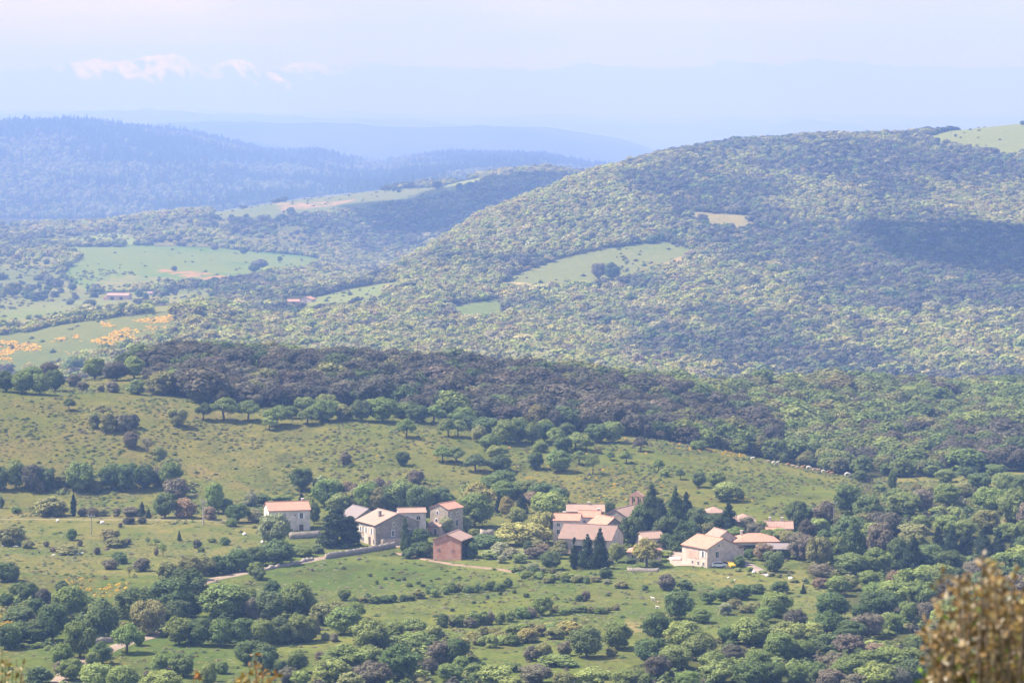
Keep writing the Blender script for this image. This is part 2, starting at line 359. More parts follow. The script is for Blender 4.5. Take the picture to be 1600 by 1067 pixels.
# woodland on the near side: the ridge wood and the thicket on the right
WOODN = P(-80,575, 130,592, 215,612, 300,622, 330,640, 480,634, 600,640, 700,655, 800,668, 960,682, 1010,690, 1060,694, 1130,704, 1200,718, 1290,738, 1345,752, 1385,770, 1420,758, 1500,756, 1700,752, 1700,500, -80,500)
THICK = P(1240,795, 1300,790, 1345,800, 1390,812, 1460,808, 1700,790, 1700,1100, 1460,1100, 1400,1040, 1350,1020, 1340,965, 1310,940, 1262,900, 1225,850)
BOTTOM = P(960,1100, 985,1042, 1060,1022, 1130,1000, 1200,985, 1300,975, 1400,985, 1480,1000, 1480,1100)
SCRUBR = P(1345,745, 1400,770, 1700,750, 1700,800, 1460,806, 1390,812, 1350,805, 1330,790)
def is_wood(px, py, D):
    """share of the ground that is wooded: 0 or 1"""
    far = D > 1500
    wv = np.zeros(px.shape, bool)
    o = np.zeros(px.shape, bool)
    for p in OPEN_FAR: o |= inpoly(px, py, p)
    wv |= far & ~o
    mid = (~far) & (D > 985)
    wv |= mid & inpoly(px, py, WOODN) & ~inpoly(px, py, SLOT) & ~inpoly(px, py, GOLD)
    wv |= mid & (D > 1080)
    wv &= ~(mid & (px < 225 + 30 * np.sin(D / 23)))
    return wv
def ground_colour(x, y, z):
    px, py = project(x, y, np.where(y > 250, z, -0.2 * y)); D = y
    jx = 5 * (fbm(x / 18, y / 30, 31, 3) - 0.5) * np.clip(800 / np.maximum(D, 200), 0.3, 2) * 2
    px = px + jx; py = py + jx * 0.3
    n1 = fbm(x / 40, y / 55, 41, 4); n2 = fbm(x / 9, y / 14, 43, 3); n3 = fbm(x / 140, y / 180, 47, 3)
    def mix(a, b, t): t = np.clip(t, 0, 1)[..., None]; return np.asarray(a) * (1 - t) + np.asarray(b) * t
    # near meadows: fresh grass, straw and dull heath
    c = mix((0.125, 0.150, 0.050), (0.172, 0.168, 0.066), (n1 - 0.38) * 3.4)
    c = mix(c, (0.088, 0.105, 0.042), (n2 - 0.50) * 3.5)
    c = mix(c, (0.205, 0.180, 0.085), (n3 * 0.6 + n2 * 0.4 - 0.585) * 6)
    lowf = np.clip((py - 815) / 25, 0, 1) * (D < 1000)
    fresh = mix((0.092, 0.132, 0.045), (0.150, 0.172, 0.062), (n1 - 0.35) * 3); fresh = mix(fresh, (0.085, 0.105, 0.045), (n2 - 0.52) * 4)
    fresh = mix(fresh, (0.21, 0.19, 0.085), (n2 * 0.5 + n3 * 0.5 - 0.53) * 6)
    c = mix(c, fresh, lowf)
    near = D < 1000
    for poly, col, amt in ((P(1010,892, 1260,890, 1270,925, 1200,930, 1080,912, 1010,912), (0.19, 0.185, 0.08), 0.8),
                           (P(720,948, 800,930, 850,950, 800,972, 700,985, 660,970), (0.17, 0.19, 0.05), 0.8),
                           (P(0,895, 260,905, 250,935, 120,985, 0,1000), (0.15, 0.14, 0.06), 0.6),
                           (P(975,965, 1010,960, 1010,985, 970,990), (0.24, 0.2, 0.12), 0.8),
                           (P(1390,806, 1460,800, 1480,815, 1400,832), (0.24, 0.22, 0.11), 0.9),
                           (P(1230,918, 1350,912, 1345,965, 1240,960), (0.17, 0.18, 0.08), 0.7),
                           (P(770,845, 850,850, 850,870, 800,872, 750,865), (0.3, 0.31, 0.2), 0.55),
                           (P(270,720, 320,730, 400,765, 380,770, 300,745), (0.25, 0.19, 0.105), 0.45),
                           (P(135,640, 200,672, 240,675, 200,690, 130,668), (0.23, 0.19, 0.105), 0.4),
                           (P(0,800, 400,806, 400,816, 0,812), (0.24, 0.2, 0.12), 0.55), (P(-60,812, 400,814, 410,870, 300,885, 240,900, 0,895, -60,890), (0.195, 0.185, 0.085), 0.75), (P(900,905, 1040,905, 1040,960, 900,955), (0.17, 0.17, 0.075), 0.5),
                           (P(930,725, 1130,760, 1180,790, 1000,800, 900,790, 860,770), (0.16, 0.15, 0.055), 0.5)):
        c = mix(c, np.asarray(col), inpoly(px, py, poly) * near * amt * np.clip(0.5 + (n2 - 0.4) * 3, 0.2, 1))
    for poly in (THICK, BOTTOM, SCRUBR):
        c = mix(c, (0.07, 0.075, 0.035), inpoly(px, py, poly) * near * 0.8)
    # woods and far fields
    floor = mix((0.045, 0.05, 0.025), (0.07, 0.068, 0.035), n1)  # dark floor tone paints shade into the gaps between the crowns
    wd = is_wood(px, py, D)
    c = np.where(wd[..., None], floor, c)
    sm = inpoly(px, py, SEMI) & (D > 1500) & (D < 4700); c = np.where(sm[..., None], mix((0.15, 0.18, 0.075), (0.22, 0.22, 0.10), (n3 - 0.35) * 3), c)
    sm = inpoly(px, py, SEMI2) & (D > 1500) & (D < 4700); c = np.where(sm[..., None], mix((0.11, 0.13, 0.06), (0.19, 0.18, 0.09), (n1 - 0.35) * 3), c)
    for poly, a, b in ((BROOM, (0.17, 0.185, 0.085), (0.21, 0.20, 0.085)), (STRIP, (0.2, 0.23, 0.085), (0.27, 0.25, 0.12)), (WIDE, (0.14, 0.21, 0.055), (0.22, 0.24, 0.075)),
                       (UPPER, (0.23, 0.27, 0.075), (0.27, 0.28, 0.1)), (RIDGE, (0.17, 0.2, 0.085), (0.22, 0.215, 0.10)), (BRIGHT, (0.3, 0.3, 0.1), (0.28, 0.28, 0.1)), (PALE, (0.2, 0.23, 0.085), (0.25, 0.25, 0.11)),
                       (MAIN, (0.18, 0.205, 0.07), (0.24, 0.23, 0.1)), (SMALL, (0.19, 0.22, 0.08), (0.22, 0.23, 0.09)), (TOP, (0.25, 0.25, 0.085), (0.28, 0.25, 0.1)), (CLEAR, (0.33, 0.25, 0.13), (0.36, 0.3, 0.17))):
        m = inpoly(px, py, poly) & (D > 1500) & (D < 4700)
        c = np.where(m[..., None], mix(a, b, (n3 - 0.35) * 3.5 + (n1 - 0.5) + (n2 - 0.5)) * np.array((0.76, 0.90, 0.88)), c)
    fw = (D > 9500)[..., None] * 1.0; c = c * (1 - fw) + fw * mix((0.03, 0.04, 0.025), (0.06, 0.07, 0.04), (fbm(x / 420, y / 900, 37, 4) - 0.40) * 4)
    for poly, col, lo in ((P(228,418, 300,424, 372,432, 330,438, 285,434), (0.38, 0.22, 0.13), 1500), (P(430,318, 500,316, 560,312, 520,322, 440,330), (0.38, 0.26, 0.16), 1500), (P(1000,425, 1060,402, 1092,388, 1092,400, 1040,428), (0.42, 0.29, 0.2), 1500),
                          (P(140,455, 230,448, 280,435, 200,430, 150,440), (0.24, 0.23, 0.11), 1500), (P(960,432, 985,440, 970,446, 950,444), (0.36, 0.3, 0.17), 1500), (P(775,438, 800,441, 840,444, 838,446, 790,443), (0.45, 0.36, 0.24), 1500)):
        m = inpoly(px, py, poly) & (D > lo) & (D < 4700); c = mix(c, np.asarray(col), m * np.clip(0.4 + (n2 - 0.4) * 4, 0, 1) * 0.9)
    m = (inpoly(px, py, SLOT) | inpoly(px, py, GOLD)) & (D > 985) & (D < 1500)
    c = np.where(m[..., None], mix((0.17, 0.18, 0.08), (0.24, 0.2, 0.07), n1), c)
    return np.concatenate([c, np.ones(c.shape[:-1] + (1,))], -1)

gm, nt, out = nodes('land')
at = N(nt, 'ShaderNodeAttribute', attribute_name='cover'); tc = N(nt, 'ShaderNodeTexCoord'); b = N(nt, 'ShaderNodeBsdfDiffuse', i_Roughness=0.6)
c1 = mixc(nt, ramp(nt, noise(nt, tc.outputs['Object'], 0.9, 5.0, 0.65), 0.35, 0.68), (1.22, 1.2, 1.12), (0.62, 0.70, 0.70))
c2 = mixc(nt, ramp(nt, noise(nt, tc.outputs['Object'], 0.16, 4.0, 0.6), 0.35, 0.65), (1.16, 1.10, 1.05), (0.82, 0.92, 0.9))
cm = mixc(nt, 1.0, c1, c2, 'MULTIPLY'); cm = mixc(nt, 1.0, cm, (0.85, 0.80, 0.64), 'MULTIPLY'); cm = mixc(nt, 1.0, at.outputs['Color'], cm, 'MULTIPLY')
nt.links.new(cm, b.inputs[0]); nt.links.new(b.outputs[0], out.inputs[0])

def grid_faces(n, m):
    i, j = np.meshgrid(np.arange(n - 1), np.arange(m - 1), indexing='ij'); a = (i * m + j).ravel()
    return np.stack([a, a + m, a + m + 1, a + 1], 1)
j0 = int(np.searchsorted(dg_, 300.0))
X = (ug[:, None] * dg_[None, j0:]); Y = np.broadcast_to(dg_[None, j0:], X.shape); Z = ZT[:, j0:]
V = np.stack([X, Y, Z], -1).reshape(-1, 3); Fq = grid_faces(NU, ND - j0)
xs = np.linspace(-140, 140, 57); ys = np.linspace(-60, dg_[j0], 73)
X2, Y2 = np.meshgrid(xs, ys, indexing='ij'); Z2 = ground(X2, Y2) - 0.02
V2 = np.stack([X2, Y2, Z2], -1).reshape(-1, 3)
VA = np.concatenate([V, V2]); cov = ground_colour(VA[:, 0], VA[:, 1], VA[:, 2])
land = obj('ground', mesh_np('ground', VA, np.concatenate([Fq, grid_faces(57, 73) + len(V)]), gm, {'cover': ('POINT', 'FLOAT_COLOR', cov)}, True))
tag(land, 'rolling green land of meadows, terraces and wooded hills', 'ground', kind='structure')

# ------------------------------------------------------------------ the far snow mountains
NX, NY = 1100, 260
mu_ = np.linspace(-0.3, 0.3, NX); md = np.linspace(28000, 36000, NY)
crest = P(-700,112, -300,108, 0,108, 60,104, 110,96, 150,88, 185,94, 215,86, 252,80, 285,88, 318,104, 345,99, 372,92, 410,106, 440,99, 480,97, 520,101, 560,98, 650,104, 800,100, 1000,97, 1150,95, 1300,92, 1400,95, 1470,99, 1515,105, 1560,96, 1650,92, 1900,95, 2300,100)
cr = np.array(crest, float); cu, ct = ray(cr[:, 0], cr[:, 1]); zc = pchip(cu, ct * 31500, mu_)
MU, MD = np.meshgrid(mu_, md, indexing='ij'); MX = MU * MD
prof = np.where(MD < 31500, np.clip((MD - 28000) / 3500, 0, 1) ** 1.25, 1 - 0.5 * (MD - 31500) / 6000)
wx = MX + 500 * (fbm(MX / 1400, MD / 1400, 74, 3) - 0.5) * 2
rid = 1 - np.abs(2 * fbm(wx / 1500, MD / 2600, 77, 5) - 1); rid2 = 1 - np.abs(2 * fbm((wx + MD * 0.5) / 330, (MD - MX * 0.4) / 1100, 79, 5) - 1)
pc = np.clip(prof, 0, 1); amp = zc[:, None] * pc
zm = -180 + (amp + 180 * pc) * (0.86 + 0.16 * rid) - 130 * (1 - rid2) * pc * (0.4 + rid)
mpx, mpy = project(MX, MD, zm)
lat = np.interp(mpx, [60, 105, 150, 300, 322, 352, 375, 430, 500, 560, 640], [0, 0.7, 1, 0.9, 0.3, 0.7, 1, 0.85, 0.6, 0.15, 0.0])
sn = 0.35 * fbm(MX / 420, MD / 900, 91, 4) + 0.65 * fbm((MX + MD * .35) / 60, (MD - MX * .5) / 260, 93, 4) + 0.5 * (rid2 - 0.6)
snow = np.clip(((zm - 480) / 400 * 0.5 + sn - 0.735) * 6, 0, 0.9) * lat
rock = np.array((0.075, 0.085, 0.10)); mc = rock * (1 - snow[..., None]) + np.array((0.88, 0.88, 0.88)) * snow[..., None]
mm, nt, out = nodes('mountain rock and snow'); at = N(nt, 'ShaderNodeAttribute', attribute_name='cover'); b = N(nt, 'ShaderNodeBsdfDiffuse'); nt.links.new(at.outputs['Color'], b.inputs[0]); nt.links.new(b.outputs[0], out.inputs[0])
mo = obj('mountains', mesh_np('mountains', np.stack([MX, MD, zm], -1).reshape(-1, 3), grid_faces(NX, NY), mm, {'cover': ('POINT', 'FLOAT_COLOR', np.concatenate([mc, np.ones(mc.shape[:2] + (1,))], -1).reshape(-1, 4))}, True))
tag(mo, 'faint snow streaked mountain chain along the horizon', 'mountains', kind='structure')

# ------------------------------------------------------------------ drifting clouds overhead, high above the view; their shade lies on the hills
cm_, nt, out = nodes('cloud'); bb = N(nt, 'ShaderNodeBsdfDiffuse'); bb.inputs[0].default_value = (0.85, 0.85, 0.87, 1); tb = N(nt, 'ShaderNodeBsdfTransparent'); mxs = N(nt, 'ShaderNodeMixShader', i_0=0.36); nt.links.new(bb.outputs[0], mxs.inputs[1]); nt.links.new(tb.outputs[0], mxs.inputs[2]); nt.links.new(mxs.outputs[0], out.inputs[0])
def cloud(pts, z, w_, seed, label):
    """a bank of flat bottomed puffs above the ground spots the sun throws its shade on"""
    r = random.Random(seed); rg = np.random.default_rng(seed); V = []; Q = []; nb = 0
    ca = sum(p[0] for p in pts) / len(pts), sum(p[1] for p in pts) / len(pts)
    for (px, py, dmin, wx, wy) in pts:
        x, y, g = spot(px, py, dmin); s_ = (z - g) / S.z; cx, cy = x + S.x * s_, y + S.y * s_
        for k in range(9):
            a = r.uniform(0, 2 * PI); q = r.uniform(0, 0.75) if k else 0; rr = r.uniform(0.35, 0.6) if k else 0.8
            bv, bq = blob((cx + math.cos(a) * q * wx, cy + math.sin(a) * q * wy, z + 40 * rr), (wx * rr, wy * rr, 70 * rr), rg, 18, 10)
            V.append(bv); Q.append(bq + nb); nb += len(bv)
    o = obj('cloud', mesh_np('cloud', np.concatenate(V), np.concatenate(Q), cm_, None, True)); tag(o, label, 'cloud', kind='structure')
# ------------------------------------------------------------------ foliage meshes (one unit wide and high, foot at the origin)
def leaf_faces(C, Nn, s, r, ratio=0.62, face_jit=0.38):
    """little diamond leaves at C facing roughly along Nn"""
    n = len(C)
    Nn = Nn + r.normal(0, face_jit, (n, 3)) + np.array([0, 0, 0.35]); Nn /= np.linalg.norm(Nn, axis=1)[:, None] + 1e-9
    A = np.cross(Nn, r.normal(0, 1, (n, 3))); A /= np.linalg.norm(A, axis=1)[:, None] + 1e-9
    B = np.cross(Nn, A); s = np.asarray(s).reshape(-1, 1) * r.uniform(0.65, 1.35, (n, 1))
    V = np.stack([C + A * s, C + B * s * ratio, C - A * s, C - B * s * ratio], 1).reshape(-1, 3)
    return V, np.arange(4 * n).reshape(n, 4)
def blob(c, rad, r, nu=8, nv=5):
    th = np.linspace(0, 2 * PI, nu, endpoint=False); ph = np.linspace(0, PI, nv)
    V = []
    for p in ph:
        for t in th:
            k = 1 + r.uniform(-0.12, 0.12); V.append((c[0] + rad[0] * k * math.sin(p) * math.cos(t), c[1] + rad[1] * k * math.sin(p) * math.sin(t), c[2] + rad[2] * k * math.cos(p)))
    Q = [(i * nu + j, i * nu + (j + 1) % nu, (i + 1) * nu + (j + 1) % nu, (i + 1) * nu + j) for i in range(nv - 1) for j in range(nu)]
    return np.array(V), np.array(Q)
def crown(seed, nl, nleaf, leaf, base=0.2, lobe=(0.15, 0.25), shape='round', core=0.78, airy=0.0, corer=(8, 5)):
    r = np.random.default_rng(seed); top = 1.0; cz = (base + top) / 2; rz = (top - base) / 2
    lobes = []
    for k in range(nl):
        if shape == 'round':
            d = r.normal(0, 1, 3); d[2] = d[2] * 0.9 + 0.15; d /= np.linalg.norm(d)
            rad = r.uniform(*lobe); rr = r.uniform(0.45, 1.0) ** 0.5 * (1.16 if r.random() < 0.2 else 1.0)
            c = np.array([d[0] * (0.5 - rad * 0.95) * rr, d[1] * (0.5 - rad * 0.95) * rr, cz + d[2] * (rz - rad * 0.85) * rr]); R = np.array([rad, rad, rad * 0.86])
        elif shape == 'spread':
            a = r.uniform(0, 2 * PI); rr = r.uniform(0, 1) ** 0.5; rad = r.uniform(*lobe)
            c = np.array([math.cos(a) * rr * (0.5 - rad * .8), math.sin(a) * rr * (0.5 - rad * .8), base + rad * .7 + (1 - rr * rr * 0.55) * (top - base - rad * 1.5) * r.uniform(0.45, 1)]); R = np.array([rad, rad, rad * 0.75])
        elif shape == 'cone':
            t = (k + 0.5) / nl; zz = base + (top - base) * t * 0.95 + r.uniform(-.02, .02); a = k * 2.4 + r.uniform(-.6, .6); w = (0.5 * (1 - t) ** 0.7 * r.uniform(0.5, 1.25)) + 0.03; rad = max(0.05, w * 0.45)
            c = np.array([math.cos(a) * w * 0.55, math.sin(a) * w * 0.55, zz]); R = np.array([rad, rad, rad * 0.75])
        elif shape == 'tier':
            t = (k + 0.5) / nl; a = k * 2.4 + r.uniform(-.5, .5); w = 0.5 * (1 - t) ** 0.5 * r.uniform(0.55, 1.1) + 0.02; rad = r.uniform(0.10, 0.17) * (1.1 - 0.5 * t)
            c = np.array([math.cos(a) * w * 0.72, math.sin(a) * w * 0.72, base + rad * .4 + (top - base) * t * 0.93]); R = np.array([rad, rad, rad * 0.5])
        else:                                        # column
            t = (k + 0.5) / nl; zz = base + (top - base) * t; w = 0.5 * math.sin(min(1, t * 1.15 + 0.12) * PI) ** 0.6 if t < 0.9 else 0.18; a = k * 2.4
            c = np.array([math.cos(a) * w * 0.25, math.sin(a) * w * 0.25, zz]); R = np.array([w * 0.8, w * 0.8, 0.09])
        lobes.append((c, R, r.uniform(-0.16, 0.16)))
    LC = np.array([l[0] for l in lobes]); LR = np.array([l[1] for l in lobes]); LV = np.array([l[2] for l in lobes])
    wgt = LR[:, 0] ** 2; wgt /= wgt.sum()
    k = r.choice(nl, nleaf * 2, p=wgt); d = r.normal(0, 1, (nleaf * 2, 3)); d /= np.linalg.norm(d, axis=1)[:, None]
    C = LC[k] + LR[k] * d * r.uniform(0.84 - airy, 1.24, (nleaf * 2, 1))
    q = (np.linalg.norm((C[:, None] - LC[None]) / LR[None], axis=2)); q[np.arange(len(C)), k] = 9
    ok = (q.min(1) > 0.83) & (C[:, 2] > base * 0.6) & ((d[:, 2] > -0.55) | (r.random(len(C)) < 0.3))
    C = C[ok][:nleaf]; d = d[ok][:nleaf]; k = k[ok][:nleaf]
    V, Q = leaf_faces(C, d / (LR[k] / LR[k].max(1, keepdims=True)), leaf, r); lv = np.clip(0.42 + LV[k] + r.normal(0, 0.16, len(k)), 0, 1)
    if core > 0:
        for (c, R, v) in lobes:
            bv, bq = blob(c, R * core, r, *corer); Q = np.concatenate([Q, bq + len(V)]); V = np.concatenate([V, bv]); lv = np.concatenate([lv, np.full(len(bq), 0.3 + v)])
    V = V - 0; 
    return V, Q, lv
def trunk(seed, base, wide=0.05, limbs=5, lean=0.05, reach=0.28, up=0.35):
    r = random.Random(seed); m = MB(); h = base + 0.22
    p = [(0, 0, -0.12), (r.uniform(-lean, lean) * .3, r.uniform(-lean, lean) * .3, base * 0.5), (r.uniform(-lean, lean), r.uniform(-lean, lean), h)]
    m.tube(p, [wide * 1.25, wide, wide * 0.6])
    for k in range(limbs):
        a = 2 * PI * k / max(limbs, 1) + r.uniform(-.4, .4); s = Vector(p[1]).lerp(Vector(p[2]), r.uniform(0.45, 0.95)); e = s + Vector((math.cos(a) * reach, math.sin(a) * reach, up * r.uniform(0.7, 1.2)))
        m.tube([s, s.lerp(e, 0.5) + Vector((0, 0, 0.03)), e], [wide * 0.5, wide * 0.35, wide * 0.12], 5)
    return m
CR, TR = {}, {}
def reg(kind, n, tr=None, **kw):
    for i in range(n):
        V, Q, lv = crown(1000 + 37 * i + len(CR) * 101, **kw)
        CR.setdefault(kind, []).append(mesh_np('crown', V, Q, LEAF, {'leafvar': ('FACE', 'FLOAT', lv)}))
        if tr: TR.setdefault(kind, []).append(trunk(i + 5, **tr).mesh('trunk', BARK, True))
reg('oak', 5, dict(base=0.2, wide=0.035), nl=40, nleaf=3600, leaf=0.032, base=0.03, lobe=(0.10, 0.20), core=0.72)
reg('field', 4, dict(base=0.26, wide=0.04, limbs=6, reach=0.3, up=0.25), nl=30, nleaf=3000, leaf=0.032, base=0.15, shape='spread', lobe=(0.10, 0.19), core=0.7)
reg('bush', 4, dict(base=0.1, wide=0.04), nl=30, nleaf=1900, leaf=0.044, base=-0.06, lobe=(0.11, 0.22), core=0.7)
reg('airy', 3, dict(base=0.3, wide=0.03, limbs=9, reach=0.34, up=0.42), nl=24, nleaf=1700, leaf=0.026, base=0.18, core=0.0, airy=0.5, lobe=(0.12, 0.2))
reg('conifer', 5, dict(base=0.3, wide=0.03, limbs=0), nl=40, nleaf=2600, leaf=0.032, base=0.03, shape='cone', core=0.6, airy=0.25)
reg('cypress', 2, dict(base=0.1, wide=0.06, limbs=0), nl=16, nleaf=1700, leaf=0.040, base=0.02, shape='column', core=0.85)
reg('cedar', 2, dict(base=0.3, wide=0.04, limbs=7, reach=0.36, up=0.08), nl=60, nleaf=3600, leaf=0.030, base=0.0, shape='tier', core=0.7)
reg('hedge', 2, None, nl=22, nleaf=2400, leaf=0.036, base=0.0, lobe=(0.22, 0.3))
# lighter ones for the woods that read as one mass
SRC = bpy.data.collections.new('woodland sources'); SRCF = bpy.data.collections.new('far woodland sources'); SRCT = bpy.data.collections.new('tuft sources')
def source(coln, name, V, Q, lv):
    o = bpy.data.objects.new(name, mesh_np(name, V, Q, LEAF, {'leafvar': ('FACE', 'FLOAT', lv)})); coln.objects.link(o)
for i in range(5):
    source(SRC, f'wood_{i}', *crown(300 + i, nl=26, nleaf=1000, leaf=0.055, base=0.0, lobe=(0.13, 0.23), core=0.72, corer=(7, 4)))
for i in range(4):
    source(SRCF, f'far_{i}', *crown(400 + i, nl=12, nleaf=200, leaf=0.10, base=0.0, lobe=(0.16, 0.28), core=0.78, corer=(6, 4)))
for i in range(2):
    source(SRCF, f'far_{4 + i}', *crown(500 + i, nl=10, nleaf=90, leaf=0.09, base=0.03, shape='cone', core=0.9, corer=(5, 3)))
for i in range(4):
    r = np.random.default_rng(600 + i); n = 70; a = r.uniform(0, 2 * PI, n); rr = r.uniform(0, 0.5, n) ** 0.8
    C = np.stack([np.cos(a) * rr, np.sin(a) * rr, r.uniform(0.1, 0.9, n) * (1 - rr * 1.3)], 1)
    V, Q = leaf_faces(C, C * [1, 1, 1.5] + [0, 0, 0.3], 0.14, r); bv, bq = blob((0, 0, 0.2), (0.36, 0.36, 0.42), r, 7, 4)
    source(SRCT, f'tuft_{i}', np.concatenate([V, bv]), np.concatenate([Q, bq + len(V)]), np.concatenate([r.uniform(0.2, 0.9, n), np.full(len(bq), 0.35)]))

def scatter_group(coln):
    g = bpy.data.node_groups.new('scatter ' + coln.name, 'GeometryNodeTree')
    g.interface.new_socket('Geometry', in_out='INPUT', socket_type='NodeSocketGeometry'); g.interface.new_socket('Geometry', in_out='OUTPUT', socket_type='NodeSocketGeometry')
    gi = g.nodes.new('NodeGroupInput'); go = g.nodes.new('NodeGroupOutput'); ip = g.nodes.new('GeometryNodeInstanceOnPoints')
    ci = g.nodes.new('GeometryNodeCollectionInfo'); ci.inputs['Collection'].default_value = coln; ci.inputs['Separate Children'].default_value = True; ci.inputs['Reset Children'].default_value = True
    def na(name, t):
        n = g.nodes.new('GeometryNodeInputNamedAttribute'); n.data_type = t; n.inputs['Name'].default_value = name; return n.outputs['Attribute']
    er = g.nodes.new('FunctionNodeEulerToRotation')
    L = g.links.new
    L(gi.outputs[0], ip.inputs['Points']); L(ci.outputs[0], ip.inputs['Instance']); ip.inputs['Pick Instance'].default_value = True
    L(na('which', 'INT'), ip.inputs['Instance Index']); L(na('turn', 'FLOAT_VECTOR'), er.inputs[0]); L(er.outputs[0], ip.inputs['Rotation']); L(na('size', 'FLOAT_VECTOR'), ip.inputs['Scale'])
    L(ip.outputs[0], go.inputs[0]); return g
GROUPS = {}
def scatter(name, coln, pos, size, which, tint, label, cat):
    me = bpy.data.meshes.new(name); n = len(pos); me.vertices.add(n); me.vertices.foreach_set('co', np.asarray(pos, np.float32).ravel())
    r = np.random.default_rng(n); turn = np.zeros((n, 3)); turn[:, 2] = r.uniform(0, 2 * PI, n); turn[:, :2] = r.normal(0, 0.05, (n, 2))
    for k, t, v in (('which', 'INT', which), ('turn', 'FLOAT_VECTOR', turn), ('size', 'FLOAT_VECTOR', size)):
        a = me.attributes.new(k, t, 'POINT'); a.data.foreach_set('value' if t == 'INT' else 'vector', np.asarray(v, np.int32 if t == 'INT' else np.float32).ravel())
    a = me.attributes.new('tint', 'FLOAT_COLOR', 'POINT'); a.data.foreach_set('color', np.concatenate([tint, np.ones((n, 1))], 1).astype(np.float32).ravel())
    me.materials.append(LEAF)
    o = obj(name, me); md = o.modifiers.new('scatter', 'NODES')
    if coln.name not in GROUPS: GROUPS[coln.name] = scatter_group(coln)
    md.node_group = GROUPS[coln.name]
    return tag(o, label, cat, kind='stuff')
TINT = dict(oak=(0.132, 0.172, 0.060), bright=(0.178, 0.215, 0.075), dark=(0.084, 0.117, 0.050), olive=(0.165, 0.168, 0.074), holm=(0.088, 0.084, 0.064), grey=(0.135, 0.125, 0.092), yellow=(0.225, 0.215, 0.082), conifer=(0.044, 0.064, 0.038), cypress=(0.032, 0.050, 0.028), rust=(0.185, 0.145, 0.095), pale=(0.20, 0.215, 0.125), broom=(0.50, 0.34, 0.05))
def pal(r, n, names, wts):
    k = r.choice(len(names), n, p=np.array(wts) / sum(wts)); c = np.array([TINT[x] for x in names])[k]
    return c * r.uniform(0.86, 1.16, (n, 1)) * (1 + r.normal(0, 0.03, (n, 3))), k
# ------------------------------------------------------------------ woods far too many to count
def jgrid(y0, y1, step, seed, umax=0.222):
    """a jittered lattice over the wedge of land in sight: x, y"""
    r = np.random.default_rng(seed); xm = umax * y1; nx = int(2 * xm / step); ny = int((y1 - y0) / step)
    X, Y = np.meshgrid((np.arange(nx) + 0.5) * step - xm, y0 + (np.arange(ny) + 0.5) * step)
    X = (X + r.uniform(-0.48, 0.48, X.shape) * step).ravel(); Y = (Y + r.uniform(-0.48, 0.48, Y.shape) * step).ravel()
    k = np.abs(X) < umax * Y; return X[k], Y[k], r
def wood(name, coln, y0, y1, step, seed, hrange, wrange, chooser, label, keep=None, nvar=5, margin=0.004, sink=0.0):
    X, Y, r = jgrid(y0, y1, step, seed); Z = ground(X, Y); px, py = project(X, Y, Z)
    clr = inpoly(px, py, P(158,452, 206,452, 210,478, 158,480)) | inpoly(px, py, P(226,455, 240,455, 240,470, 226,470)) | inpoly(px, py, P(444,462, 492,462, 492,484, 444,486)); j = ((fbm(X / 25, Y / 40, seed, 3) - 0.5) * 14 + (fbm(X / 70, Y / 120, seed + 3, 3) - 0.5) * 18) * min(1, 1900 / y0)
    k = is_wood(px + j, py + j * 0.25, Y) & seen(X, Y, Z + hrange[1], margin)
    k &= ~clr
    if keep is not None: k &= keep(px, py, Y, r)
    X, Y, Z, px, py = X[k], Y[k], Z[k], px[k], py[k]; n = len(X)
    tint, h, which = chooser(X, Y, px, py, r)
    h = h * r.uniform(*hrange, n) * np.clip(0.62 + 0.8 * fbm(X / 60, Y / 80, seed + 9, 3) + r.normal(0, 0.16, n), 0.5, 1.7); wd = h * r.uniform(wrange[0] * 0.9, wrange[1] * 1.2, n)
    wd = np.where((which >= 4) & (coln is SRCF), wd * 0.5, wd)
    size = np.stack([wd, wd * r.uniform(0.85, 1.15, n), h], 1)
    print('WOOD', name, n)
    return scatter(name, coln, np.stack([X, Y, Z - sink * h], 1), size, which, tint, label, 'wood')
def ch_ridge(X, Y, px, py, r):
    n = len(X); a = fbm(X / 45, Y / 60, 5, 3)
    t1, _ = pal(r, n, ['holm', 'grey', 'dark', 'olive'], [8, 1.6, 1.6, 0.2]); t2, _ = pal(r, n, ['oak', 'bright', 'olive', 'holm'], [5, 2.6, 3, 1.4])
    right = np.clip((px - 1000) / 180, 0, 1)
    g = r.random(n) < np.clip((a - 0.56) * 5, 0.03, 0.7) + right * np.clip(0.40 + (a - 0.42) * 5, 0.05, 0.9)
    return np.where(g[:, None], t2, t1), np.ones(n), r.integers(0, 5, n)
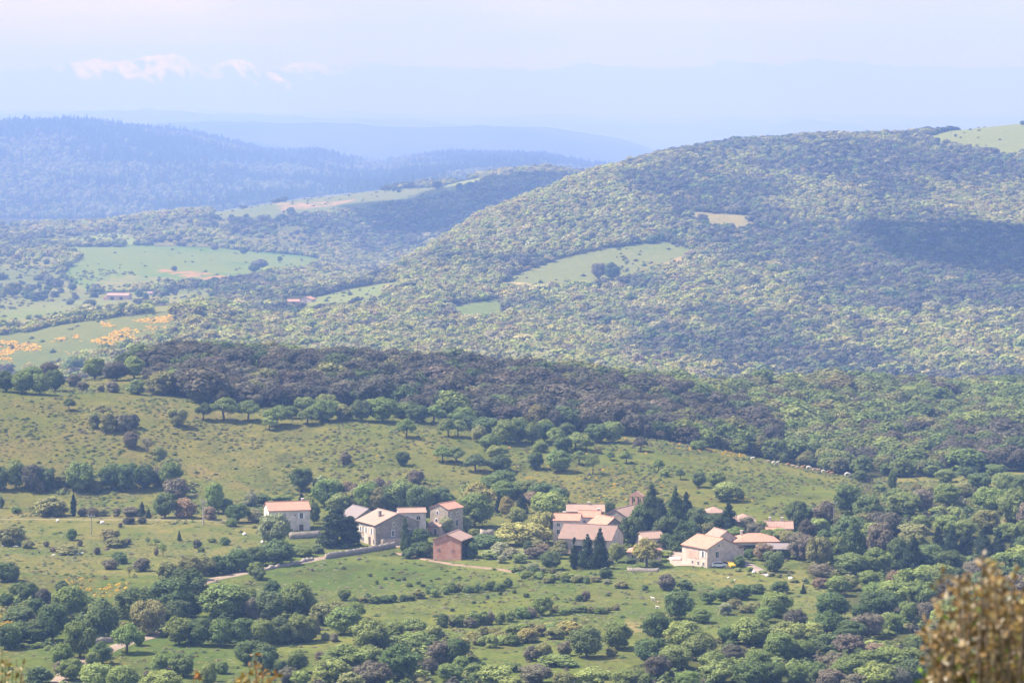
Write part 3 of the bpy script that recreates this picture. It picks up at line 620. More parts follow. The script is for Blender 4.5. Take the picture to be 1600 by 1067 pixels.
def ch_hill(X, Y, px, py, r):
    n = len(X); a = fbm(X / 170, Y / 260, 15, 4); b = fbm(X / 60, Y / 90, 17, 2)
    zone = 0.46 * inpoly(px, py, P(560,460, 700,360, 860,290, 960,270, 1060,330, 1000,400, 860,415, 770,445, 700,500, 560,500)) + 0.2 * inpoly(px, py, P(640,520, 900,470, 1230,520, 1200,610, 800,600)) + 0.18 * inpoly(px, py, P(1060,300, 1200,320, 1160,340, 1080,330)) - 0.2 * inpoly(px, py, P(1180,360, 1600,330, 1620,600, 1330,600, 1250,480)) - 0.25 * inpoly(px, py, P(640,480, 720,470, 780,500, 720,560, 620,540)) - 0.2 * inpoly(px, py, P(940,250, 1300,215, 1330,240, 1000,300))
    g = np.clip((a - 0.47) * 3.6 + 0.50 + zone + (b - .5) * 1.3, 0.10, 0.92)
    t1, _ = pal(r, n, ['holm', 'dark', 'grey', 'oak'], [6, 1.8, 2.2, 1.2]); t2, _ = pal(r, n, ['oak', 'bright', 'pale', 'olive', 'grey'], [2.4, 3.6, 3.4, 3.4, 0.8])
    q = np.clip((g + r.normal(0, 0.26, n) - 0.5) * 1.7 + 0.5, 0, 1)[:, None]
    return t2 * np.array([1.58, 1.46, 1.10]) * q + t1 * np.array([0.98, 1.06, 1.05]) * (1 - q), np.ones(n), r.integers(0, 4, n)
def ch_far(X, Y, px, py, r):
    n = len(X); a = fbm(X / 330, Y / 420, 25, 3); con = (r.random(n) < np.clip((a - 0.40) * 5 + np.where(py < 262, 0.35, -0.3), 0.02, 0.97)) & (Y > 6000)
    t1, _ = pal(r, n, ['oak', 'bright', 'pale', 'olive', 'holm'], [3, 2.4, 2, 1.5, 2.5]); t2, _ = pal(r, n, ['conifer', 'dark'], [4, 1])
    return np.where(con[:, None], t2, t1), np.where(con, 1.7, 1.0), np.where(con, 4 + r.integers(0, 2, n), r.integers(0, 4, n))
def thin(px, py, Y, r):
    q = np.where(inpoly(px, py, SEMI), np.where(inpoly(px, py, P(-80,474, 300,464, 300,488, 270,490, 0,524, -80,528)), 0.03, 0.13), np.where(inpoly(px, py, SEMI2), 0.33, 0.95)); cl = fbm(px / 22, py / 12, 66, 3); return r.random(len(px)) < np.where(q < 0.9, q * np.clip((cl - 0.36) * 6, 0.08, 1.6), q)
wood('ridge_woods', SRC, 985, 1560, 6.3, 11, (5.8, 8.8), (1.0, 1.4), ch_ridge, 'dark holm oak wood mixed with green trees over the ridge behind the village')
wood('hill_woods', SRCF, 1620, 3820, 6.3, 12, (4.8, 8.4), (0.95, 1.35), ch_hill, 'mixed green and dark oak woods covering the big hill', keep=thin, nvar=4, sink=0.12)
wood('valley_woods', SRCF, 3820, 5000, 9.5, 13, (6.0, 10.0), (1.0, 1.4), ch_hill, 'bluish woods around the valley fields and on the ridge beyond', keep=thin, nvar=4, sink=0.12, margin=0.002)
wood('distant_woods', SRCF, 5900, 9500, 17.0, 14, (11.0, 17.0), (0.75, 1.05), ch_far, 'hazy blue mixed woods with spruce tops on the distant hills', nvar=4, margin=0.001, sink=0.08)

cloud([(1470, 378, 1500, 80, 110), (1530, 392, 1500, 110, 170), (1600, 406, 1500, 120, 180), (1670, 415, 1500, 110, 180)], 1350, 0, 3, 'white cloud bank shading the right flank of the hill')
cloud([(640, 325, 3000, 150, 130), (760, 310, 3000, 170, 170), (700, 355, 3000, 120, 100), (860, 285, 3000, 130, 120)], 1400, 0, 4, 'white cloud bank shading the ridge beyond the valley')

def edge(px, py, Y, r): return r.random(len(px)) < 0.8
_w = is_wood
def is_wood(px, py, D):          # the thicket and hedges run on past both sides of the view
    return (inpoly(px, py, P(1648,752, 1900,752, 1900,1100, 1648,1100)) | inpoly(px, py, P(-200,742, -40,742, -40,775, -200,775)) | inpoly(px, py, P(-200,905, -45,905, -45,1030, -200,1030))) & (D < 985)
wood('thicket_woods', SRC, 545, 985, 5.4, 19, (3.6, 6.4), (1.0, 1.4), ch_ridge, 'thicket running on beyond the pasture', keep=edge)
is_wood = _w
# ------------------------------------------------------------------ single trees and bushes: photo x, foot y, width, height, kind, colour
# kinds: o oak, f field oak on a clear trunk, h dark holm oak, b bush, a thin airy tree, c conifer, y cypress, d cedar
T = []
def add(s):
    for e in s.split(';'):
        e = e.split()
        if e: T.append((float(e[0]), float(e[1]), float(e[2]), float(e[3]), e[4], e[5]))
# upper meadow, beyond and along the wood edge
add('''10 612 34 34 o dark;35 615 38 36 o oak;62 616 36 34 o oak;86 611 32 36 o dark;50 604 36 32 o oak;76 598 32 32 h holm;5 592 36 26 h holm;
115 588 34 32 o oak;148 592 38 36 o oak;182 595 40 30 h holm;210 591 34 36 o bright;238 598 36 26 h holm;268 598 34 30 h holm;116 604 20 22 b grey;129 610 20 15 b grey;158 612 12 10 b holm;176 613 24 18 b grey;213 616 34 24 b oak;246 617 30 20 b olive;270 612 28 22 b olive;
313 630 38 28 o oak;318 656 28 28 f dark;350 657 44 38 f oak;388 658 38 34 f oak;433 666 46 34 f oak;421 672 24 22 f bright;480 663 34 26 f oak;477 641 38 22 o oak;510 637 34 22 o bright;508 658 42 34 o oak;540 656 30 26 b olive;565 658 36 34 o dark;598 659 50 38 o oak;625 652 38 26 o oak;652 660 36 30 o dark;678 661 36 28 f oak;622 638 34 22 o bright;665 641 36 22 o oak;700 682 28 30 f oak;716 682 28 28 f oak;726 662 36 28 o oak;743 659 24 22 o bright;748 690 26 26 o olive;766 704 34 28 o oak;760 681 46 30 o dark;790 693 40 38 o oak;792 658 30 26 o oak;779 663 14 15 b oak;345 634 30 20 o olive;395 636 30 22 h grey;
810 691 32 38 o dark;832 693 32 36 o oak;851 690 30 32 o dark;868 696 30 30 f oak;900 703 36 28 f bright;916 706 26 24 f oak;932 691 38 32 o dark;957 691 36 36 o oak;934 708 14 12 b olive;1001 705 24 24 f holm;1092 702 28 16 b oak;
108 641 20 19 f dark;150 668 26 26 b olive;168 674 32 32 b yellow;190 673 30 30 b grey;208 668 22 22 b holm;158 655 30 24 b olive;277 666 32 32 o olive;205 699 26 26 o grey;230 707 22 24 a grey;249 720 24 24 b oak;471 766 36 38 o dark;540 726 18 22 b grey;629 727 22 24 o dark;635 683 30 30 f oak;692 722 30 26 f oak;712 723 30 26 f oak;743 737 38 28 f dark;780 737 38 28 o dark;773 717 28 22 o bright;650 757 26 26 b grey;642 748 16 14 b olive;
837 733 26 30 o dark;873 737 42 36 o oak;905 726 24 22 f oak;926 741 26 36 a oak;954 719 14 14 f dark;979 724 22 20 f oak;1029 736 20 20 f oak;1038 744 16 13 b bright;1063 749 15 17 f dark;1092 761 22 26 o dark;1118 758 28 24 o bright;1138 783 46 30 o bright;1156 779 16 17 b olive;1128 783 24 26 o oak''')
# hedgerow and scrub left of the white house
add('''0 766 30 42 o dark;25 764 36 46 o oak;50 767 38 42 o holm;73 765 34 38 o dark;62 770 15 22 b grey;98 760 30 22 b olive;125 768 46 48 o oak;150 768 24 18 b olive;175 764 40 40 o dark;200 766 42 44 o dark;225 763 38 38 o dark;246 759 30 30 h grey;266 763 36 42 o oak;275 777 40 34 b grey;262 740 30 24 b olive;80 806 52 32 b olive;80 805 24 16 b bright;25 802 16 12 b oak;1 794 12 20 b dark;115 807 9 44 y cypress;130 806 18 14 b holm;145 807 18 15 b grey;160 806 20 13 b olive;182 807 13 15 b grey;205 806 26 16 b grey;222 807 14 24 c conifer;232 810 9 15 c conifer;258 809 36 42 o dark;289 809 36 32 b rust;328 812 24 22 b rust;336 802 32 48 o oak;355 802 20 26 b oak;370 816 36 30 o dark;362 822 20 14 b oak;398 815 26 22 b pale;392 790 24 24 b pale;410 786 28 14 o dark;440 786 34 14 o oak;471 790 8 24 y cypress;489 812 8 30 y cypress;491 818 18 34 o dark;
188 824 8 8 b holm;202 818 20 11 b holm;222 818 15 11 b holm;15 852 42 32 b olive;26 842 30 18 b dark;44 856 20 14 b olive;112 844 17 20 b dark;125 853 9 10 b grey;172 844 32 20 b olive;180 854 36 16 b olive;198 850 16 10 b grey;72 854 9 10 b grey;105 865 42 15 b olive;84 862 14 8 b grey;152 866 12 12 b holm;280 845 8 17 c dark;231 851 10 13 a oak;243 851 9 11 a oak;308 856 15 14 b holm;351 851 17 14 b oak;331 847 14 8 b bright;255 869 17 22 a oak;244 868 8 14 b rust;185 874 22 13 b dark;172 889 24 18 b grey;189 880 24 15 b dark;222 892 28 22 b grey;202 902 11 20 a olive;297 876 18 10 b dark;314 862 12 8 b oak''')
# around and below the road on the left
add('''322 899 32 32 b olive;338 898 34 32 b dark;357 894 38 32 b dark;378 893 32 34 o dark;400 903 26 26 o oak;262 908 36 32 b olive;297 906 44 38 o olive;8 908 38 32 o dark;20 909 22 26 o dark;45 939 34 30 o dark;97 923 22 18 b dark;24 928 22 18 b oak;68 948 24 30 o holm;57 960 28 26 o dark;30 966 40 22 o dark;10 948 24 22 o dark;36 974 40 26 o dark;88 975 36 34 o dark;110 962 54 48 o oak;82 1001 50 58 o dark;60 1003 50 36 o dark;12 1014 40 42 o dark;30 1004 50 34 o dark;160 996 52 56 o dark;125 1027 52 60 o oak;212 976 62 58 o dark;232 992 52 60 o olive;265 966 72 66 o dark;292 942 62 56 o dark;278 972 44 36 o dark;198 1020 48 48 f oak;216 1008 22 20 o dark;145 1044 24 28 o oak;160 1037 30 36 o dark;350 966 82 54 o oak;335 940 50 28 o oak;378 958 52 42 o oak;300 965 40 40 o dark;
280 1007 46 44 o oak;312 1008 46 44 o dark;345 1009 46 44 o oak;378 1008 46 45 o dark;410 1008 44 44 o oak;440 1006 42 44 o dark;95 1038 36 34 o oak;92 1050 20 18 b grey;112 1062 44 34 o oak;60 1068 42 28 b dark;249 1056 28 34 o oak;286 1057 44 40 o dark;329 1064 18 32 o oak;326 1075 24 40 o bright;346 1052 22 22 b oak;388 1038 42 40 o dark;412 1053 32 38 o dark;440 1053 26 26 o oak;150 1076 52 40 o bright;192 1080 52 42 o oak;255 1080 60 34 o bright;230 1056 12 10 b grey;265 1050 14 12 b grey''')
# hedges and trees under the terraces, middle
add('''405 906 22 20 o dark;425 934 26 28 o dark;445 942 26 26 o dark;463 962 54 54 o oak;420 968 48 46 o dark;398 968 30 38 h grey;442 962 40 34 o oak;468 1004 46 44 o oak;487 1000 24 42 o olive;538 938 20 20 o oak;503 976 40 36 b olive;485 958 30 26 b pale;525 962 34 24 b olive;537 991 54 44 o oak;556 966 30 28 o oak;575 1014 62 48 o oak;594 1014 28 28 o oak;522 1002 16 14 b grey;616 998 36 28 b oak;647 990 42 26 b oak;650 1013 56 28 o bright;678 1000 30 26 o bright;714 1038 40 46 o dark;688 1038 42 40 h grey;540 1052 76 46 o oak;576 1042 54 34 o oak;520 1064 54 36 o bright;625 1062 64 56 o dark;668 1052 30 26 h grey;580 1072 64 40 h grey;548 1078 44 30 b olive;702 1064 44 28 o oak;720 1050 26 26 o oak;740 1055 30 20 o oak;776 1068 62 32 o bright;797 1048 42 14 b oak;415 1042 40 40 o dark;437 1054 26 26 o dark;465 1051 32 36 o oak;450 1068 32 28 h grey;500 1034 16 18 b grey;470 1070 30 24 o bright;
847 961 32 32 o oak;815 966 26 20 b oak;828 964 24 16 b grey;915 938 16 16 b grey;905 939 13 11 b dark;946 903 22 18 b dark;1042 922 28 28 b grey;975 918 11 10 b dark;1008 923 11 11 b dark;1070 921 26 17 b dark;1060 967 48 46 o dark;1026 1001 46 46 o dark;1070 1014 62 46 o bright;1097 973 32 24 o oak;963 1014 50 46 o oak;917 1027 56 48 o dark;882 1024 24 24 b grey;850 1031 26 28 o olive;830 1032 24 26 b grey;870 1040 60 18 b oak;955 1024 18 14 b olive;1107 943 26 20 o dark;1132 938 34 22 o dark;1157 936 34 24 o dark;1182 927 26 18 b dark;838 1068 54 30 h grey;880 1076 40 30 o olive;925 1074 64 32 o bright;985 1078 60 34 o oak;800 1080 40 26 o bright''')
# right of the village and the thicket
add('''1255 927 10 15 c conifer;1213 963 52 42 o oak;1218 926 30 20 b dark;1195 972 30 26 o oak;1282 903 38 24 o grey;1281 918 26 18 b rust;1310 931 38 32 o oak;1328 923 28 26 o olive;1357 919 34 28 o oak;1400 921 32 32 h rust;1445 909 32 28 o bright;1375 962 60 44 o dark;1345 974 30 32 o dark;1417 974 32 38 o oak;1448 974 36 34 h grey;1386 969 17 14 b pale;1330 1001 50 34 o dark;1325 1024 46 36 h grey;1343 1029 20 18 b dark;1368 1027 40 24 b rust;
1280 888 38 54 o olive;1306 884 36 50 o oak;1335 880 42 72 c dark;1375 872 44 58 h grey;1403 882 34 44 o dark;1262 876 34 40 o grey;1290 862 30 36 o dark;1430 874 40 44 o olive;1465 862 26 40 c conifer;1488 866 28 46 c conifer;1510 866 26 40 c conifer;1535 868 28 44 c conifer;1560 868 30 44 c conifer;1588 868 30 46 c conifer;
1322 802 46 46 o dark;1356 817 46 46 o dark;1287 817 32 36 h grey;1245 817 32 38 o dark;1262 814 18 24 o dark;1278 830 36 22 o bright;1350 832 42 34 o olive;1400 784 28 22 o oak;1413 805 56 36 o oak;1440 798 38 34 h grey;1480 790 46 36 o oak;1500 792 22 18 b pale;1465 804 26 14 b bright;1495 806 22 14 b bright;1545 802 52 42 o oak;1585 818 52 58 o oak;1540 832 46 38 o olive;1343 752 22 18 o dark;1394 768 14 34 o dark;1478 754 36 22 o oak;1375 768 20 12 b oak;1432 768 22 14 b olive;1530 764 40 26 o dark;1570 768 44 30 o oak;1505 776 34 22 o olive;1600 775 40 34 o dark;1450 775 26 18 b olive;1555 745 40 22 o oak;1512 748 30 20 o dark;1440 834 30 30 o oak;1480 838 44 34 o oak;1600 850 44 40 o oak''')
# among the houses
add('''429 853 52 52 o pale;432 882 54 40 o dark;402 884 40 34 o dark;372 885 40 28 o dark;384 890 26 20 o dark;526 854 62 60 d conifer;548 853 34 46 d conifer;633 861 20 54 c dark;507 792 42 46 o oak;545 778 32 28 b rust;592 762 20 17 b grey;550 798 44 32 o olive;530 800 40 30 o bright;595 802 36 42 h olive;627 802 52 54 o oak;655 806 42 52 o dark;681 792 38 30 o dark;500 764 22 22 b pale;575 775 34 28 b olive;610 772 26 22 b grey;570 752 20 14 b olive;
748 797 48 44 o yellow;742 824 58 54 o oak;779 802 11 32 y cypress;792 808 24 34 o yellow;816 802 20 34 c conifer;858 808 60 42 o bright;808 820 32 30 o bright;728 828 26 24 o bright;697 834 28 28 o pale;741 836 18 12 b bright;820 852 80 38 o yellow;850 848 44 54 o yellow;826 862 18 18 o dark;861 890 34 30 h dark;897 889 14 46 y cypress;918 886 32 52 c conifer;938 888 30 64 c conifer;770 768 42 28 o oak;786 762 42 28 o dark;790 780 46 30 o oak;815 777 42 28 o oak;845 782 42 30 o dark;872 787 32 26 o dark;830 790 30 24 b rust;756 854 60 20 b dark;660 870 38 26 b dark;640 872 24 18 b dark;687 872 11 9 b dark;716 874 11 11 b dark;661 834 18 24 o dark;656 850 32 26 o dark;781 868 34 22 b pale;798 872 28 18 b pale;765 873 26 14 b bright;835 872 34 18 b grey;850 868 28 20 b rust;812 878 30 14 b oak;876 866 26 24 b olive;470 868 40 18 b oak;442 874 30 16 b oak;495 864 26 14 b dark;
952 804 22 22 o dark;988 854 40 50 o dark;1018 834 36 72 c dark;1010 812 14 34 c conifer;1032 838 28 54 c conifer;1055 842 36 72 c dark;1072 822 20 50 c conifer;1090 826 38 34 o dark;1065 860 36 44 c dark;1092 848 32 28 o yellow;1117 832 32 30 o dark;1138 832 26 44 c conifer;1040 858 26 26 o dark;963 878 26 30 o bright;1010 886 46 46 f yellow;1168 831 26 24 h grey;1187 833 22 20 o oak;1217 844 28 20 o bright;1243 828 32 44 o dark;1250 874 40 42 o grey;1170 874 22 18 o dark;1168 860 20 14 o bright;1192 876 32 28 o rust;1208 893 38 36 o dark;1155 886 20 20 b dark;1228 873 20 20 o dark;1040 870 26 12 b bright;985 880 18 10 b dark;1022 882 26 8 b dark;950 882 18 10 b grey;1232 852 26 24 o olive;1262 846 30 36 o holm''')
add('''575 800 46 48 o oak;612 802 42 46 o dark;640 796 40 44 o oak;520 782 34 34 o oak;560 786 30 26 b pale;660 785 34 30 o olive;690 784 30 24 o dark;735 780 34 26 o bright;700 790 24 20 b oak;738 872 20 26 b dark;736 858 14 22 b dark;490 654 30 22 o oak;455 654 26 20 o dark;525 648 30 22 o bright;580 645 30 22 o oak;640 648 32 22 o dark;690 652 30 20 o bright;710 665 26 22 o oak;812 672 30 22 o oak;850 676 30 22 o bright;885 684 30 24 o dark;880 706 30 26 o dark;845 706 24 18 b oak;735 672 28 22 o dark;1000 838 34 50 o dark;1042 852 44 50 o dark;1080 854 38 44 o dark;1106 850 30 34 o olive;1028 826 30 50 o dark;1065 822 26 40 o dark;1200 848 32 22 o oak;1226 848 32 20 o olive;1180 840 30 24 h grey;1150 842 32 20 o oak;1120 846 26 20 b bright;960 868 20 16 b oak;1146 872 16 14 b dark;870 872 30 20 b olive;905 884 20 12 b oak;840 862 30 20 b olive''')
T[:] = [(t[0], t[1], t[2] * 1.3, t[3] * 1.1, *t[4:]) if t[4] == 'c' and 990 < t[0] < 1150 else t for t in T]
RND = random.Random(21)
def row(pts, n, w, h, cols, jit=3.0):
    L = [0]
    for a, b in zip(pts, pts[1:]): L.append(L[-1] + math.dist(a, b))
    for i in range(n):
        t = (i + RND.uniform(0.2, 0.8)) / n * L[-1]; k = max(j for j in range(len(pts) - 1) if L[j] <= t); q = (t - L[k]) / (L[k + 1] - L[k])
        T.append((pts[k][0] + (pts[k + 1][0] - pts[k][0]) * q, pts[k][1] + (pts[k + 1][1] - pts[k][1]) * q + RND.uniform(-jit, jit), RND.uniform(0.7, 1.3) * w, RND.uniform(0.7, 1.25) * h, 'b', RND.choice(cols)))
row([(550, 942), (600, 940), (645, 938)], 9, 15, 12, ['dark', 'oak', 'olive'])
row([(650, 932), (720, 926), (800, 918)], 12, 17, 14, ['dark', 'oak', 'olive'])
row([(685, 980), (740, 978), (800, 970)], 9, 22, 20, ['dark', 'oak', 'oak', 'grey'])
row([(722, 1014), (800, 1004), (880, 992), (905, 986)], 13, 26, 20, ['bright', 'oak', 'olive', 'yellow'], 5)
row([(730, 1000), (800, 990), (870, 978)], 9, 22, 15, ['yellow', 'olive', 'bright'], 4)
row([(862, 958), (915, 958), (968, 955)], 10, 15, 11, ['oak', 'olive', 'dark'])
row([(800, 895), (860, 908), (920, 915)], 12, 18, 12, ['oak', 'dark', 'olive', 'bright'], 6)
row([(780, 880), (850, 896), (930, 912), (975, 915)], 10, 18, 11, ['oak', 'pale', 'olive'], 7)
row([(1130, 955), (1190, 952), (1200, 965)], 6, 22, 16, ['oak', 'olive', 'pale'], 6)
row([(1150, 890), (1210, 902), (1262, 912)], 7, 12, 7, ['pale', 'bright', 'olive'], 3)
row([(450, 985), (520, 998)], 5, 16, 12, ['olive', 'grey', 'pale'], 5)
row([(20, 1012), (80, 1013)], 5, 14, 8, ['oak', 'bright'], 2)
row([(700, 948), (860, 930)], 7, 9, 6, ['dark', 'olive'], 12)
row([(575, 900), (700, 920)], 12, 9, 6, ['dark', 'oak'], 12)
# the closed thicket on the right and along the lower edge
FREE = [P(1225,850, 1470,830, 1640,825, 1640,1085, 1290,1085, 1290,1000, 1310,935, 1260,895), P(975,1090, 990,1045, 1060,1026, 1130,1006, 1200,990, 1300,990, 1300,1090), P(1150,975, 1230,962, 1300,985, 1180,992)]
GAP = [P(1235,905, 1345,915, 1345,960, 1300,965, 1240,955), P(1350,1000, 1440,985, 1440,1010, 1370,1010), P(1255,880, 1300,905, 1250,905)]
for n_try in range(2600):
    k = RND.choice([0, 0, 0, 1]) if n_try % 9 else 2
    x = RND.uniform(970, 1618); y = RND.uniform(826, 1083)
    if not inpoly(np.array([x]), np.array([y]), FREE[k])[0] or any(inpoly(np.array([x]), np.array([y]), g)[0] for g in GAP): continue
    if min(((x - t[0]) / 1.25) ** 2 + (y - t[1]) ** 2 for t in T) < 19.5 ** 2: continue
    c = RND.choices(['oak', 'dark', 'olive', 'bright', 'grey', 'holm', 'conifer'], [5, 4, 2.2, 2.0, 1.8, 1.0, 0.5])[0]
    if c == 'conifer' and (x < 1390 or y > 900): c = 'dark'
    kd = 'c' if c == 'conifer' else ('h' if c in ('grey', 'holm') else 'o'); s = RND.uniform(0.75, 1.25)
    T.append((x, y, 49 * s * RND.uniform(0.9, 1.2), 38 * s * (1.4 if kd == 'c' else 1), kd, c))

KIND = dict(o=('oak_tree', 'tree', 'tree', 'oak'), f=('field_oak', 'tree', 'standing tree', 'field'), h=('holm_oak', 'tree', 'holm oak', 'oak'), b=('shrub', 'shrub', 'shrub', 'bush'), a=('thin_tree', 'tree', 'thin airy tree', 'airy'), c=('conifer_tree', 'conifer', 'conifer', 'conifer'), y=('cypress_tree', 'cypress', 'cypress', 'cypress'), d=('cedar_tree', 'cedar', 'spreading cedar', 'cedar'))
CW = dict(oak='green', bright='bright green', dark='dark green', olive='olive', holm='brownish dark', grey='grey-brown', yellow='yellow-green', conifer='blackish green', cypress='blackish', rust='rusty brown', pale='pale green')
MARKS = [(445,832,'the white house with the orange roof'),(600,850,'the large stone farmhouse'),(697,828,'the square stone house'),(708,874,'the red brick barn'),(885,845,'the three-storey white house'),(925,850,'the big brown barn roof'),(991,800,'the brick bell gable'),
 (1115,886,'the cream house'),(1185,855,'the open hangar'),(1215,826,'the pink roofs with two chimneys'),(1115,806,'the small pink roof under the slope'),(318,818,'the concrete utility pole'),(143,833,'the slim wooden pole'),(560,865,'the roadside stone wall'),(120,1034,'the low road bend'),(205,1000,'the shaded road stretch'),
 (355,902,'the pale lane'),(1022,940,'the cows in the low pasture'),(1250,735,'the cattle herd'),(96,862,'the white sheep'),(165,935,'the yellow broom patch'),(1255,922,'the tiny dark juniper'),(1335,938,'the wire fence'),(1540,1000,'the blurred russet bush'),(1000,860,'the low orange roof'),
 (960,690,'the yellow strip on the crest'),(400,590,'the golden gap in the wood'),(40,610,'the upper meadow corner'),(172,672,'the bramble clump'),(640,900,'the tufted terrace'),(840,1000,'the lowest terrace hedge'),(1420,818,'the straw clearing'),(1090,990,'the lower thicket'),(1260,1030,'the lower thicket edge'),(1400,900,'the thicket slope'),
 (500,1020,'the small sunken meadow'),(300,1030,'the lower meadow'),(700,700,'the middle of the slope'),(1100,750,'the right end of the slope'),(600,650,'the wood edge'),(380,650,'the meadow edge of the wood'),(870,700,'the wood corner'),(750,780,'the belt of trees behind the village'),(230,740,'the old hedgerow'),(25,740,'the left end of the hedgerow'),(280,960,'the dark roadside grove'),(60,960,'the broom bank'),(1540,780,'the upper thicket'),(1500,860,'the row of dark conifers'),(680,1040,'the brown copse')]
def where_is(px, py):
    lx, ly, nm = min(MARKS, key=lambda m: (m[0] - px) ** 2 + (1.6 * (m[1] - py)) ** 2); dx, dy = px - lx, py - ly
    if abs(dx) > 1.8 * abs(dy): rel = 'just right of' if dx > 0 else 'just left of'
    else: rel = 'below' if dy > 0 else 'above'
    return rel + ' ' + nm
ORD = ['leftmost', 'second from left', 'third from left', 'fourth from left', 'fifth from left', 'sixth from left', 'seventh from left', 'eighth from left', 'ninth from left', 'tenth from left', 'eleventh from left', 'twelfth from left']
def look(w_, h_, kd):
    q = w_ / h_; big = max(w_, h_)
    s = 'tiny' if big < 14 else 'small' if big < 26 else 'large' if big > 50 else ''
    f = '' if kd in 'yc' else 'low broad' if q > 1.45 else 'tall narrow' if q < 0.8 else 'round'
    return (s + ' ' + f).strip()
labels = [f'{look(t[2], t[3], t[4])} {CW[t[5]]} {KIND[t[4]][2]} {where_is(t[0], t[1])}'.strip() for t in T]
same = {}
for i, l in enumerate(labels): same.setdefault(l, []).append(i)
for l, idx in same.items():
    if len(idx) > 1:
        for k, i in enumerate(sorted(idx, key=lambda i: T[i][0])): labels[i] = l + ', ' + ORD[min(k, 11)] + ('' if k < 12 else ' group')
for i, l in enumerate(labels):
    for cut in ('low broad ', 'tall narrow ', 'round ', 'small ', 'large '):
        if len(labels[i].replace('-', ' ').split()) > 15: labels[i] = labels[i].replace(cut, '', 1)
GRP = dict(o='oaks of the hedges, thickets and wood edge', f='oaks standing free on the slope', h='dark holm oaks', b='shrubs of the meadows and terrace hedges', a='thin trees in the meadow', c='conifers around the village', y='cypresses', d='cedars by the farm')
PLANTS = []
for i, (px, py, wp, hp, kd, cn) in enumerate(T):
    x, y, z = spot(px, min(py, 1083)); 
    if py > 1083: pass
    gw = 1.09 if (px < 490 and py > 895) else 1.07
    cd = y * CP - z * SP; wd, ht = gw * wp * cd / F, (1 + (gw - 1) * .6) * hp * cd / F
    name, cat, noun, mk = KIND[kd]; v = RND.randrange(len(CR[mk])); k = RND.uniform(0.85, 1.18) * (1.30 if kd in 'ofhba' else 1.0)
    tint = tuple(c * k * RND.uniform(0.95, 1.05) for c in TINT[cn])
    if kd == 'b':
        o = obj(name, CR[mk][v], None, (x, y, z - 0.04 * ht), RND.uniform(0, 6.28)); o.scale = (wd, wd, ht); o['tint'] = tint
    else:
        o = empty(name, (x, y, z), RND.uniform(0, 6.28)); o.scale = (wd, wd, ht)
        tr = obj('trunk', TR[mk][v], o); crn = obj('crown', CR[mk][v], o); crn['tint'] = tint
    tag(o, labels[i], cat, GRP[kd])
    PLANTS.append((px, py, x, y, wd))
print('PLANTS', len(T), {k: sum(t[4] == k for t in T) for k in KIND}, 'longest label', max(len(l.split()) for l in labels))

# ------------------------------------------------------------------ heath tufts and broom: too many to count
def tufts(name, y0, y1, step, seed, wr, hr, keep, tints, wts, label, cat, bri=1.0):
    X, Y, r = jgrid(y0, y1, step, seed, 0.2); Z = ground(X, Y); px, py = project(X, Y, Z)
    k = keep(px, py, Y, X, r) & seen(X, Y, Z + 0.8, 0.002); X, Y, Z = X[k], Y[k], Z[k]; n = len(X)
    w_ = r.uniform(*wr, n) ** 1.0; h_ = w_ * r.uniform(*hr, n); t, _ = pal(r, n, tints, wts)
    print('TUFT', name, n)
    scatter(name, SRCT, np.stack([X, Y, Z - 0.03], 1), np.stack([w_, w_, h_], 1), r.integers(0, 4, n), t * bri, label, cat)
NOT = [P(300,912, 420,895, 520,872, 620,856, 625,850, 500,866, 400,888, 310,902), P(1030,855, 1082,855, 1082,890, 1030,880), P(1160,880, 1205,895, 1200,900, 1160,890), P(60,1050, 130,1040, 200,1005, 260,985, 260,995, 200,1018, 130,1052)]
def bare(px, py):
    b_ = np.zeros(px.shape, bool)
    for q in NOT: b_ |= inpoly(px, py, q)
    return b_
def k_heath(px, py, Y, X, r):
    a = fbm(X / 14, Y / 22, 55, 3); lowr = np.clip((py - 810) / 20, 0, 1)
    east = np.clip((px - 450) / 300, 0, 1) * (py > 660)
    dens = np.clip((a - 0.50 + 0.06 * east) * 5 + 0.12, 0.02, 0.9) * (1 - 0.72 * lowr) + 0.04
    return (r.random(len(px)) < dens) & ~bare(px, py) & ~is_wood(px, py, Y) & (Y < 1090)
tufts('heath_tufts', 545, 1090, 2.1, 61, (0.5, 1.9), (0.32, 0.6), k_heath, ['olive', 'dark', 'oak', 'grey'], [4, 3, 2.5, 1], 'low heath tufts and small scrub dotted over the meadows', 'scrub', 1.0)
def k_grass(px, py, Y, X, r):
    a = fbm(X / 30, Y / 40, 58, 3)
    return (r.random(len(px)) < np.clip((a - 0.4) * 2.5, 0.05, 0.8)) & ~bare(px, py) & ~is_wood(px, py, Y) & (Y < 1090)
tufts('rough_grass', 545, 1090, 1.7, 62, (0.5, 1.3), (0.18, 0.34), k_grass, ['pale', 'olive', 'bright', 'yellow'], [4, 3, 3, 0.8], 'rough tussocky grass over the meadows', 'grass', 0.95)
BP = [(P(100,905, 130,888, 150,915, 200,908, 212,925, 195,945, 150,940, 120,922), 0.6), (P(0,925, 40,925, 55,945, 20,965, 0,960), 0.7), (P(0,958, 65,968, 62,985, 0,995), 0.75), (P(965,684, 1010,690, 1060,694, 1130,704, 1165,712, 1160,716, 1120,709, 1050,700, 1000,694, 965,690), 0.75), (P(180,965, 198,958, 198,975, 182,975), 0.5), (P(176,1012, 195,1010, 195,1020, 178,1020), 0.5)]
